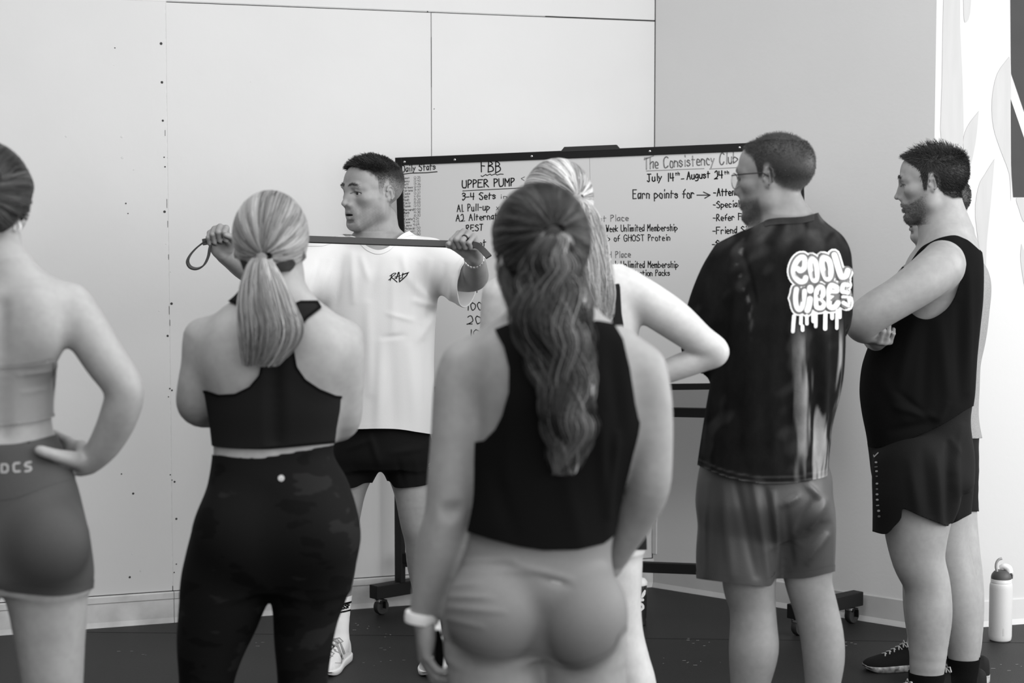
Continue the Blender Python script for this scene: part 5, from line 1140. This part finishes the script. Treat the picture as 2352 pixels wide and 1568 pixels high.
P.limb([(1898, 600, .02, 46), (1908, 680, .06, 40), (1905, 750, .12, 34), (1850, 790, .22, 30), (1770, 790, .29, 22)], .03)
H = Head(P.P(1782, 408, .0), frame((-.87, .49, -.06)), 1.0); build_head(P.B, H, True, (1, -1), False, 0, .85)
build_hand(P.B, P.P(1720, 770, .27), (.9, .2, .1), (0, -1, .1), RELAX, (-1, [(.022, .02, .006), (.04, .05, .012), (.05, .07, .015), (.055, .09, .02)]))
build_hand(P.B, P.P(1770, 790, .29), (-.9, .0, .2), (0, -1, .1), RELAX, (1, [(.022, .02, .006), (.04, .05, .012), (.05, .07, .015), (.055, .09, .02)]))
def buzz(l, v, N, t, near):
    k = near*sstep(-.004, .012, hairline(l, .08, .058, -.005, -.045)+.002*vnoise(l, 60, 2)); k *= .55+.45*sstep(-.04, .0, l[:, 2]); t = t*(1-k)+.03*k
    bd = near*sstep(-.045, -.065, l[:, 2])*sstep(.012, .03, l[:, 1])*(l[:, 2] > -.13); return t*(1-.6*bd)
P.finish(.23, simple_tone(H, .23, ext=buzz), [headgrid(H, .0030)]); eyes(H, P.root)
P.short_hair(H, lambda l: sstep(.0, .012, hairline(l, .08, .058, -.0, -.04)), lambda l: .002+.004*sstep(.02, .09, l[:, 2]), lambda l, n: n*.5+np.array([0, .3, -.2]), 9000, .05, .5, .0004, 21, 'hair', 5, .2, .35)
P.short_hair(H, lambda l: sstep(-.05, -.07, l[..., 2])*sstep(.02, .04, l[..., 1])*(l[..., 2] > -.125)*(np.abs(l[..., 0])+(l[..., 1]-.06)*.6 > .012), lambda l: .0025+0*l[:, 0], lambda l, n: n*.2+np.array([0, .2, -.8]), 2500, .04, .4, .0003, 22, 'beard')
B = Sdf()
P.torso([(500, 1758, 1852, .065, .065, 0), (514, 1730, 1880, .08, .08, 0), (535, 1690, 1908, .10, .095, 0), (575, 1662, 1932, .125, .12, 0), (630, 1652, 1947, .14, .135, 0), (720, 1652, 1942, .148, .145, 0), (800, 1648, 1937, .15, .15, 0), (880, 1634, 1929, .15, .15, 0), (966, 1617, 1914, .15, .15, 0), (1060, 1601, 1905, .155, .15, 0), (1125, 1596, 1899, .16, .155, 0)], B=B)
P.limb([(1700, 568, -.005, 42), (1668, 620, -.01, 52), (1645, 685, .0, 57), (1628, 750, .03, 58), (1618, 810, .07, 56)], .04, B=B); P.limb([(1892, 572, .0, 42), (1902, 640, .03, 46), (1898, 720, .08, 50)], .04, B=B)
col = [(1600, 580), (1650, 556), (1700, 532), (1738, 516), (1764, 504), (1790, 500), (1820, 499), (1845, 497), (1862, 493), (1900, 484), (1960, 480)]
hem6 = [(1580, 1058), (1597, 1066), (1630, 1082), (1669, 1096), (1715, 1106), (1762, 1111), (1823, 1109), (1870, 1102), (1896, 1096), (1915, 1086)]
so = P.P(1612, 812, .08); sn = np.array([-.35, .55, -.75]); sn /= np.linalg.norm(sn)
def reg6(v, px, py, N):
    g = np.maximum(curve_y(px, col)-py, py-curve_y(px, hem6)); return np.maximum(g, np.where((px < 1660) & (py > 740), np.where(v[:, 1] > P.D+.03, ((v-so)@sn)/.0012, -99), -99))
fd = [(1700, 570, 1722, 640, 7, -6), (1722, 640, 1735, 700, 6, -5), (1835, 760, 1850, 1040, 14, 10), (1868, 760, 1880, 1060, 12, -9), (1893, 770, 1888, 1060, 12, 10), (1915, 720, 1905, 1000, 10, -8), (1800, 780, 1810, 1060, 18, -8), (1720, 720, 1740, 1000, 24, 7), (1660, 700, 1655, 980, 16, -8), (1640, 840, 1625, 1040, 12, 6), (1690, 760, 1690, 1060, 18, -5), (1660, 640, 1640, 780, 14, -8), (1690, 660, 1680, 790, 10, 6), (1770, 820, 1780, 1090, 16, 7)]
def wash(v, N, px, py):
    n = vnoise(v*np.array([1, 1, .8]), 5, 31)+.5*vnoise(v, 14, 32); t = .009+.016*sstep(.25, .9, n)
    st = vnoise(np.stack([v[:, 0]*6, v[:, 1]*4, v[:, 2]*.35], 1), 4, 33)+.55*vnoise(np.stack([v[:, 0]*9, v[:, 1]*9, v[:, 2]*1.2], 1), 5, 35); t += .24*sstep(.1, .9, st)*sstep(1800, 1860, px)*sstep(720, 820, py)
    seam = np.exp(-(np.minimum(np.abs(px-np.interp(py, [560, 600, 650, 700, 760], [1706, 1690, 1702, 1722, 1728])), 40)/4)**2)*sstep(790, 700, py)*sstep(540, 570, py); t += .07*seam*sstep(-.2, .5, vnoise(v, 30, 34))
    t += .06*np.exp(-((py-curve_y(px, hem6)+1.5)/2.2)**2)+.05*np.exp(-((py-curve_y(px, hem6)+15)/2.)**2)*.6
    t += .035*sstep(600, 500, py)*sstep(-.3, .6, vnoise(v, 12, 36)); return t
ts = P.cloth('t_shirt', M['washed'], reg6, B=B, fold=fd, wr=.004, wrs=3, zr=(.75, 1.65), sm=2, tonef=wash, base='body', keep_body=.012); sv = P.last
cfm = caster(bvh_of(*sv)); v_, T_ = sv; pxx, pyy = proj(v_); N_ = normals(v_, T_)
v2, T2 = clip((v_+N_*.0022).astype(np.float32), T_, np.maximum(np.maximum(pyy-curve_y(pxx, col)-15, np.abs(pxx-1813)-56), np.where(v_[:, 1] < P.D+.03, -1., 1.)*50)); obj('collar', v2, T2, M['washed'], ts, tone=np.full(len(v2), .035))
# bubble-letter print: outline, gap, letter bodies, drips
S_ = lambda *p: [(1800+x/6.818, 560+y/6.818) for x, y in p]
bodies = [(S_((330, 260), (300, 215), (240, 230), (180, 310), (150, 420), (175, 520), (250, 590), (320, 580), (340, 530)), 13), (S_((330, 260), (320, 370), (260, 420), (215, 390)), 13),
          (S_((430, 230), (405, 320), (420, 450), (455, 560), (500, 560), (515, 430), (490, 290), (430, 230)), 12), (S_((600, 215), (585, 320), (615, 450), (660, 545), (710, 520), (725, 400), (690, 260), (600, 215)), 12.5),
          (S_((775, 180), (800, 260), (840, 400), (880, 520)), 13), (S_((880, 520), (950, 500), (980, 420)), 13),
          (S_((195, 710), (180, 830), (190, 960), (230, 1030), (280, 990), (305, 860), (320, 740)), 12), (S_((405, 690), (405, 730)), 15), (S_((400, 860), (385, 960), (360, 1040)), 14),
          (S_((540, 670), (500, 740), (495, 860), (500, 990), (580, 1000), (610, 940), (560, 870), (600, 790), (590, 690), (540, 670)), 11), (S_((800, 680), (720, 650), (685, 740), (690, 850), (690, 980), (770, 985), (820, 920)), 12), (S_((690, 830), (740, 820)), 8), (S_((800, 680), (810, 740), (740, 745)), 9),
          (S_((970, 640), (900, 640), (885, 740), (960, 760)), 10), (S_((900, 830), (980, 850), (985, 960), (900, 920)), 9)]
drips = [(S_((160, 1130), (150, 1260), (145, 1370)), 9), (S_((270, 1120), (265, 1250)), 8), (S_((290, 1290), (290, 1350)), 8), (S_((358, 1120), (358, 1250)), 8), (S_((455, 1060), (460, 1210)), 9), (S_((497, 1080), (497, 1290)), 8), (S_((645, 1080), (640, 1330)), 9), (S_((748, 1060), (748, 1160)), 9), (S_((825, 1040), (822, 1320)), 7), (S_((870, 1020), (870, 1150)), 7)]
pr = empty  # (kept simple: all print layers are parts of the shirt)
ol = [(catmull(ln, 3), w) for ln, w in bodies]
def layer(items, dw, off, m, name, st=4):
    mb = MB()
    for ln, w in items:
        r_ = ribbons([ln], w+dw, cfm, off, st); mb.add(r_.v, r_.f)
    if mb.f: o = mb.build(name, m, ts); tag(o, kind='stuff')
f1, f2 = [(S_((300, 420), (500, 450), (700, 450), (890, 560)), 30)], [(S_((240, 850), (560, 850), (760, 830), (910, 800)), 36)]
layer(ol+f1+f2, 17, .0020, M['print'], 'print_outline'); layer(ol+f1+f2, 9.5, .0024, M['printshade'], 'print_shadow')
for i, ids in enumerate(((0, 1), (2,), (3,), (4, 5), (6,), (7, 8), (9,), (10, 11, 12), (13, 14))):      # letter after letter, each with its own soft rim
    it = [ol[j] for j in ids]; layer(it, 1.6, .0028+.0005*i, M['printgrey'], 'print_rim'); layer(it, -1.4, .00305+.0005*i, M['print'], 'print_letter')
layer([(S_((185, 440), (200, 485), (250, 500)), 3.5), (S_((450, 440), (460, 525)), 4.5), (S_((645, 425), (660, 505)), 5), (S_((525, 805), (540, 835)), 4), (S_((540, 905), (565, 935)), 4.5), (S_((615, 850), (630, 865)), 4), (S_((715, 790), (790, 800), (750, 860), (715, 880)), 3.5), (S_((895, 790), (935, 795)), 4), (S_((875, 855), (945, 855)), 3), (S_((880, 965), (945, 1005)), 5), (S_((265, 720), (270, 900)), 2.5), (S_((370, 800), (430, 805)), 2)], 0, .0078, M['printshade'], 'print_counter')
layer(drips, 0, .0024, M['print'], 'print_drips')
# shorts
B = Sdf()
P.torso([(1050, 1612, 1898, .13, .125, 0), (1120, 1605, 1906, .145, .13, 0), (1160, 1604, 1905, .145, .13, 0), (1200, 1620, 1890, .12, .11, 0), (1235, 1650, 1860, .07, .07, 0)], B=B)
P.limb([(1706, 1110, .0, 92), (1700, 1170, .0, 95), (1695, 1240, .0, 92), (1690, 1300, .0, 90), (1689, 1365, .0, 89)], .035, B=B); P.limb([(1836, 1110, .03, 70), (1840, 1170, .03, 65), (1842, 1240, .03, 61), (1842, 1300, .03, 60), (1841, 1360, .03, 60)], .035, B=B)
h6 = [(1590, 1322), (1601, 1328), (1669, 1337), (1720, 1342), (1762, 1345), (1778, 1334), (1784, 1328), (1849, 1328), (1901, 1316), (1915, 1312)]
fd = [(1730, 1100, 1765, 1340, 10, 8), (1690, 1110, 1735, 1320, 10, -7), (1660, 1110, 1680, 1320, 12, 6), (1755, 1120, 1780, 1250, 9, -8), (1775, 1130, 1788, 1320, 7, 8), (1830, 1140, 1800, 1160, 9, 9), (1870, 1150, 1830, 1220, 9, -9), (1895, 1150, 1860, 1210, 8, 9), (1895, 1230, 1855, 1290, 8, 9), (1880, 1200, 1830, 1250, 9, -7), (1805, 1170, 1820, 1300, 9, -5), (1630, 1110, 1622, 1320, 10, 5), (1850, 1110, 1880, 1140, 8, 7)]
P.cloth('shorts', M['greyshort'], lambda v, px, py, N: np.maximum(1055-py, py-curve_y(px, h6)), B=B, fold=fd, wr=.003, zr=(.5, 1.05), sm=2)
P.strip('shorts_hem', M['greyshort'], lambda v, px, py: curve_y(px, h6)-16-py, P.root.children[-1], .0014)
# glasses
gl = MB(); tm = MB()
for a in (1, -1):
    c = np.array([a*.034, .108, -.002]); n = 24
    rim = [H.P(c[0]+.0265*math.cos(t)*(1-.08*math.sin(t)), c[1]-abs(.0265*math.cos(t)+a*.0)*0.12*(1 if a*math.cos(t) > 0 else .2), c[2]+.021*math.sin(t)) for t in np.linspace(0, 6.283, n+1)[:-1]]
    gl.tube(rim, .0015, 8, True); tm.tube([H.P(a*.0605, .104, .012), H.P(a*.075, .06, .013), H.P(a*.083, .005, .012), H.P(a*.084, -.012, .002)], .0017, 8)
gl.tube([H.P(-.0085, .109, .004), H.P(0, .112, .007), H.P(.0085, .109, .004)], .0014, 8)
gf = gl.build('eyeglasses', M['clearplastic'], P.root, True); tag(tm.build('temple_arms', M['blackrough'], gf, True), 'dark temple arms', kind='stuff'); tag(gf, 'clear framed eyeglasses')
for a in (1, -1):
    c = np.array([a*.034, .108, -.002]); MB().add([H.P(c[0]+.026*math.cos(t), c[1]-abs(.0265*math.cos(t))*.12*(1 if a*math.cos(t) > 0 else .2), c[2]+.0205*math.sin(t)) for t in np.linspace(0, 6.283, 25)[:-1]], [list(range(24))]).build('lens', M['glass'], gf)
for x, d, f_ in ((1712, .02, (-.55, .8)), (1884, .04, (-.35, .95))): A = P.P(x, 1500, d); shoe(P, A, f_, 'black', .29)

# --- man in profile with folded arms
P = Person(5.88, 'bearded man in black sleeveless top standing sideways with folded arms', [W(2125, 900, 5.88)[0], 5.88, 0])
P.torso([(535, 2150, 2224, .06, .06, 0), (556, 2122, 2238, .10, .10, 0), (585, 2096, 2246, .15, .15, 0), (625, 2078, 2248, .175, .175, 0), (685, 2055, 2246, .17, .17, 0), (750, 2030, 2238, .165, .165, 0), (830, 1998, 2231, .165, .165, 0), (900, 1982, 2228, .165, .165, 0), (960, 1984, 2222, .165, .165, 0), (1030, 2002, 2225, .165, .165, 0), (1100, 2014, 2227, .165, .165, 0)], n=2.3)
A7 = []
A7.append(P.leg([(2116, 1080, -.085, 88), (2108, 1170, -.09, 78), (2105, 1225, -.095, 69), (2110, 1285, -.10, 58), (2129, 1341, -.10, 51), (2134, 1407, -.10, 51), (2133, 1472, -.10, 44), (2127, 1568, -.10, 35)], (2124, -.10), False, .035, (-1, -.12), .27))
A7.append(P.leg([(2150, 1080, .085, 80), (2158, 1170, .09, 68), (2168, 1250, .09, 56), (2190, 1325, .09, 50), (2203, 1400, .09, 50), (2212, 1480, .09, 39), (2213, 1545, .09, 29)], (2212, .09), False, .033, (-1, -.05), .27))
P.limb([(2160, 470, .0, 50), (2168, 515, .0, 49), (2176, 556, .0, 58)], .04, B=P.T)
for d in (-.10, .10): P.limb([(2170, 525, 0, 42), (2170, 580, d, 44)], .05, B=P.T)
P.limb([(2160, 612, -.165, 52), (2115, 648, -.195, 48), (2065, 682, -.205, 44), (2015, 712, -.20, 43), (1982, 738, -.18, 40), (1990, 752, -.12, 36), (2015, 752, -.03, 31), (2040, 745, .06, 24)], .03)
P.limb([(2160, 612, .165, 50), (2080, 690, .21, 42), (2020, 755, .20, 36), (2012, 772, .10, 32), (2018, 778, .0, 27), (2020, 778, -.07, 22)], .03)
H = Head(P.P(2144, 421, .0), frame((-.94, .34, -.10)), 1.01); build_head(P.B, H, True, (1, -1), False, 0, .85)
TH2 = [(.022, .02, .006), (.04, .05, .012), (.05, .07, .015), (.055, .09, .02)]
build_hand(P.B, P.P(2020, 776, -.07), (-.1, -.95, -.05), (.2, .0, 1), ((60, 80, 40),)*4, (1, [(.022, .02, .006), (.038, .045, .022), (.034, .06, .036), (.02, .068, .042)]), .95)
build_hand(P.B, P.P(2040, 745, .06), (.2, .95, .1), (1, -.2, 0), RELAX, (1, TH2), .95)
def beard(l, v, N, t, near):
    f_, u, a = l[:, 1], l[:, 2], np.abs(l[:, 0])
    k = near*sstep(-.003, .008, hairline(l, .082, .055, -.025, -.058)); t = t*(1-k)+.02*k
    lip = np.exp(-((u+.068)/.009)**4)*(a < .022)*(f_ > .085)
    chk = np.interp(f_, [0, .03, .06, .085, .11], [-.02, -.035, -.05, -.055, -.050]); bd = near*sstep(.004, -.010, u-chk)*sstep(.0, .055, f_)*(u > -.128)*(1-lip); return t*(1-.62*bd*(.85+.15*vnoise(l, 120, 8)))
P.finish(.30, simple_tone(H, .30, ext=beard), [headgrid(H, .0024)]); eyes(H, P.root)
P.short_hair(H, lambda l: sstep(.0, .010, hairline(l, .085, .058, -.02, -.055)), lambda l: .006+.015*sstep(.04, .10, l[:, 2]), lambda l, n: n*.10+np.stack([.1*np.sin(l[:, 0]*80), .15+.5*sstep(.0, .08, l[:, 1])-1.0*sstep(.02, -.06, l[:, 1])*sstep(.09, .04, l[:, 2]), -.75*sstep(.09, .03, l[:, 2])+.1], 1), 12000, .022, .5, .0006, 23, 'hair', 6, .09, .16)
P.short_hair(H, lambda l: sstep(.004, -.010, l[..., 2]-np.interp(l[..., 1], [0, .03, .06, .085, .11], [-.02, -.035, -.05, -.055, -.050]))*sstep(.008, .055, l[..., 1])*(l[..., 2] > -.125)*(1-np.exp(-((l[..., 2]+.068)/.009)**4)*(np.abs(l[..., 0]) < .022)*(l[..., 1] > .085)), lambda l: .003+0*l[:, 0], lambda l, n: n*.2+np.array([0, .1, -.8]), 4000, .04, .5, .0003, 24, 'beard')
P.short_hair(H, lambda l: np.exp(-((l[..., 2]-.0275-.0035*np.sin((np.abs(l[..., 0])-.012)*95))/.0038)**2)*sstep(.009, .014, np.abs(l[..., 0]))*sstep(.052, .044, np.abs(l[..., 0]))*(l[..., 1] > .05), lambda l: .005+0*l[:, 0], lambda l, n: np.stack([np.sign(l[:, 0])*.9, -.1+0*l[:, 0], .25+0*l[:, 0]], 1), 350, .03, .3, .0004, 25, 'eyebrows')
B = Sdf()
P.torso([(535, 2160, 2228, .10, .10, 0), (556, 2122, 2242, .13, .13, 0), (585, 2095, 2250, .165, .165, 0), (625, 2074, 2252, .185, .185, 0), (685, 2052, 2250, .185, .185, 0), (750, 2026, 2242, .185, .185, 0), (811, 2000, 2235, .185, .185, 0), (850, 1986, 2233, .185, .185, 0), (900, 1978, 2230, .185, .185, 0), (940, 1980, 2224, .185, .185, 0), (1000, 1990, 2222, .185, .185, 0), (1050, 1998, 2225, .185, .185, 0)], B=B, n=2.4)
arm7 = [(2040, 668), (2080, 612), (2115, 574), (2150, 560), (2175, 558), (2198, 574), (2208, 600), (2210, 630), (2200, 662), (2188, 691), (2169, 714), (2138, 732), (2111, 730), (2085, 712), (2060, 692)]
arm7 = [tuple(p) for p in catmull(arm7[-2:]+arm7+arm7[:3], 4)[8:-8]]
nk7 = [(2080, 612), (2110, 572), (2135, 556), (2160, 545), (2192, 539), (2215, 546), (2231, 555), (2260, 580)]
hem7 = [(1970, 1008), (1992, 1026), (2030, 1026), (2080, 1012), (2146, 985), (2190, 960), (2218, 941), (2250, 925)]
fd = [(2100, 745, 2060, 900, 14, 8), (2130, 750, 2120, 940, 14, -7), (2160, 740, 2175, 920, 14, 8), (2200, 700, 2205, 920, 12, -8), (2225, 620, 2222, 900, 10, 8), (2150, 960, 2060, 935, 9, 8), (2150, 970, 2050, 990, 10, -8), (2175, 930, 2150, 975, 8, 8), (2020, 860, 2080, 960, 16, 6), (2060, 900, 2140, 965, 8, -6)]
P.cloth('tank_top', M['blackcloth'], lambda v, px, py, N: np.maximum(np.maximum(-polyd(px, py, arm7), curve_y(px, nk7)-py), py-curve_y(px, hem7)), B=B, fold=fd, wr=.004, wrs=3, zr=(.8, 1.6), sm=2)
B = Sdf()
P.torso([(930, 1998, 2214, .165, .165, 0), (985, 2001, 2222, .172, .172, 0), (1040, 2004, 2229, .185, .185, 0), (1090, 2008, 2230, .19, .19, 0), (1120, 2020, 2225, .17, .17, 0)], B=B, n=2.4)
P.limb([(2106, 1070, -.09, 96), (2098, 1140, -.10, 92), (2092, 1200, -.10, 86), (2088, 1250, -.10, 82)], .02, B=B); P.limb([(2150, 1070, .09, 82), (2160, 1140, .09, 70), (2165, 1220, .09, 60)], .02, B=B)
h7 = [(1995, 1218), (2007, 1221), (2034, 1226), (2052, 1210), (2068, 1192), (2071, 1172), (2080, 1170), (2119, 1187), (2150, 1199), (2178, 1208), (2185, 1203), (2222, 1184), (2240, 1176)]
fd = [(2150, 1050, 2160, 1200, 10, 8), (2180, 1020, 2178, 1200, 8, -12), (2200, 1040, 2195, 1190, 9, 8), (2120, 1040, 2135, 1180, 12, -7), (2090, 1060, 2110, 1190, 12, 6), (2210, 980, 2190, 1080, 9, 7), (2185, 1010, 2200, 1040, 8, 5)]
P.cloth('shorts', M['blackshort'], lambda v, px, py, N: np.maximum(curve_y(px, hem7)-9-py, py-curve_y(px, h7)), B=B, fold=fd, wr=.003, zr=(.5, 1.0), sm=2); s7 = P.root.children[-1]
cf = caster(bvh_of(*P.last))
ribbons([[(2008, 1045), (2009, 1049), (2018, 1040)]], 2.4, cf, .002, 2).build('shorts_logo', M['printgrey'], s7)
for x, y, w, m_ in ((418, 325, 5, 1), (418, 405, 3, 0), (427, 485, 5, 1), (430, 575, 3.5, 0), (435, 707, 5, 1), (435, 805, 4.5, 0), (437, 900, 5.4, 1), (440, 997, 5.4, 1), (448, 1097, 3, 1), (465, 1195, 6, 1), (472, 1295, 6, 0)):      # worn, unreadable lettering down the side
    x, y = 1960+x/7.84, 1020+y/7.84; r_ = ribbons([[(x-1, y), (x+1, y)]] if w > 3 else [[(x-2.4, y+.5), (x+2.4, y)]], w*.8, cf, .002)
    if r_.f: r_.build('shorts_lettering', M['printgrey'] if m_ else M['printshade'], s7)
for a_, f_ in ((A7[0], (-1, -.12)), (A7[1], (-1, -.05))):
    P.cloth('sock', M['blackcloth'], lambda v, px, py, N: np.maximum(np.maximum(v[:, 2]-.135, .04-v[:, 2]), np.linalg.norm(v[:, :2]-a_[:2], axis=1)/1-.08), off=.004, thick=0, zr=(.0, .25), label='low black ankle sock')
    u_ = shoe(P, a_, f_, 'black', .29)
cf2 = None

# --- man behind him
P = Person(6.33, 'man in heather grey T-shirt hidden behind the bearded man', [W(2150, 900, 6.33)[0], 6.33, 0])
P.torso([(575, 2135, 2215, .06, .06, 0), (600, 2105, 2240, .10, .10, 0), (630, 2082, 2255, .15, .15, 0), (680, 2060, 2258, .165, .165, 0), (760, 2056, 2250, .16, .16, 0), (860, 2052, 2240, .155, .155, 0), (960, 2052, 2236, .155, .155, 0), (1060, 2056, 2232, .16, .16, 0)])
A8 = [P.leg([(2175, 1060, -.08, 66), (2192, 1180, -.10, 50), (2204, 1260, -.12, 44), (2213, 1330, -.13, 43), (2216, 1400, -.14, 42), (2221, 1480, -.15, 32)], (2224, -.155), False, .033, (-1, -.1), .26),
      P.leg([(2140, 1060, .08, 66), (2128, 1180, .08, 52), (2122, 1260, .06, 46), (2118, 1330, .04, 44), (2116, 1400, .03, 40), (2112, 1470, .02, 26)], (2108, .02), False, .033, (-1, -.08), .26)]
P.limb([(2150, 520, .0, 44), (2158, 560, .0, 44), (2166, 600, .0, 54)], .04, B=P.T)
for d in (-.10, .10): P.limb([(2160, 570, 0, 38), (2165, 625, d, 40)], .05, B=P.T)
P.limb([(2190, 660, -.15, 48), (2175, 740, -.18, 40), (2140, 800, -.17, 33), (2100, 800, -.06, 28), (2090, 795, .03, 22)], .03); P.limb([(2180, 660, .15, 48), (2150, 760, .18, 38), (2110, 820, .16, 32), (2080, 800, .06, 26), (2080, 790, -.02, 22)], .03)
H = Head(P.P(2156, 474, .0), frame((-1, .0, -.04)), .98); build_head(P.B, H, True, (1, -1), False, .002, .9)
build_hand(P.B, P.P(2090, 795, .03), (0, 1, 0), (1, 0, 0), RELAX, (1, TH2), .9); build_hand(P.B, P.P(2080, 790, -.02), (0, -1, 0), (1, 0, 0), RELAX, (-1, TH2), .9)
P.finish(.34, simple_tone(H, .34, .95, .085, hair_tone=.02), [headgrid(H, .004)]); eyes(H, P.root)
P.short_hair(H, lambda l: sstep(.0, .010, hairline(l, .085, .058, -.02, -.055)), lambda l: .004+.004*sstep(.03, .10, l[:, 2]), lambda l, n: n*.15+np.array([0, -.3, -.5]), 6000, .02, .4, .0006, 26, 'hair', 5, .1, .2)
B = Sdf()
P.torso([(575, 2130, 2220, .08, .08, 0), (600, 2092, 2250, .12, .12, 0), (625, 2066, 2264, .16, .16, 0), (670, 2046, 2270, .185, .185, 0), (740, 2044, 2264, .185, .185, 0), (800, 2044, 2252, .18, .18, 0), (870, 2042, 2237, .175, .175, 0), (930, 2040, 2238, .175, .175, 0), (1020, 2040, 2254, .18, .18, 0)], B=B)
P.limb([(2195, 640, -.14, 52), (2195, 700, -.17, 56), (2185, 770, -.18, 54)], .04, B=B); P.limb([(2185, 640, .14, 52), (2170, 720, .17, 54), (2150, 790, .18, 50)], .04, B=B)
P.cloth('t_shirt', M['heather'], lambda v, px, py, N: np.maximum(curve_y(px, [(2060, 600), (2110, 580), (2150, 572), (2190, 566), (2240, 580)])-py, py-curve_y(px, [(2030, 1010), (2150, 1010), (2253, 1006), (2280, 1000)])), B=B, fold=[(2262, 660, 2248, 740, 5, 6), (2250, 690, 2240, 720, 5, -6)], wr=.003, zr=(.75, 1.6), sm=2, keep_body=.01, base='torso')
B = Sdf()
P.torso([(970, 2046, 2246, .17, .17, 0), (1030, 2046, 2240, .175, .175, 0), (1080, 2056, 2234, .165, .165, 0)], B=B)
P.limb([(2165, 1050, -.09, 76), (2176, 1120, -.10, 62), (2182, 1200, -.10, 54)], .02, B=B); P.limb([(2140, 1050, .08, 76), (2130, 1130, .08, 64), (2126, 1210, .08, 58)], .02, B=B)
P.cloth('shorts', M['blackshort'], lambda v, px, py, N: np.maximum(975-py, py-1174), B=B, wr=.003, zr=(.5, 1.0), sm=2)
for a_, f_ in zip(A8, ((-1, -.1), (-1, -.08))): shoe(P, a_, f_, 'black', .27)
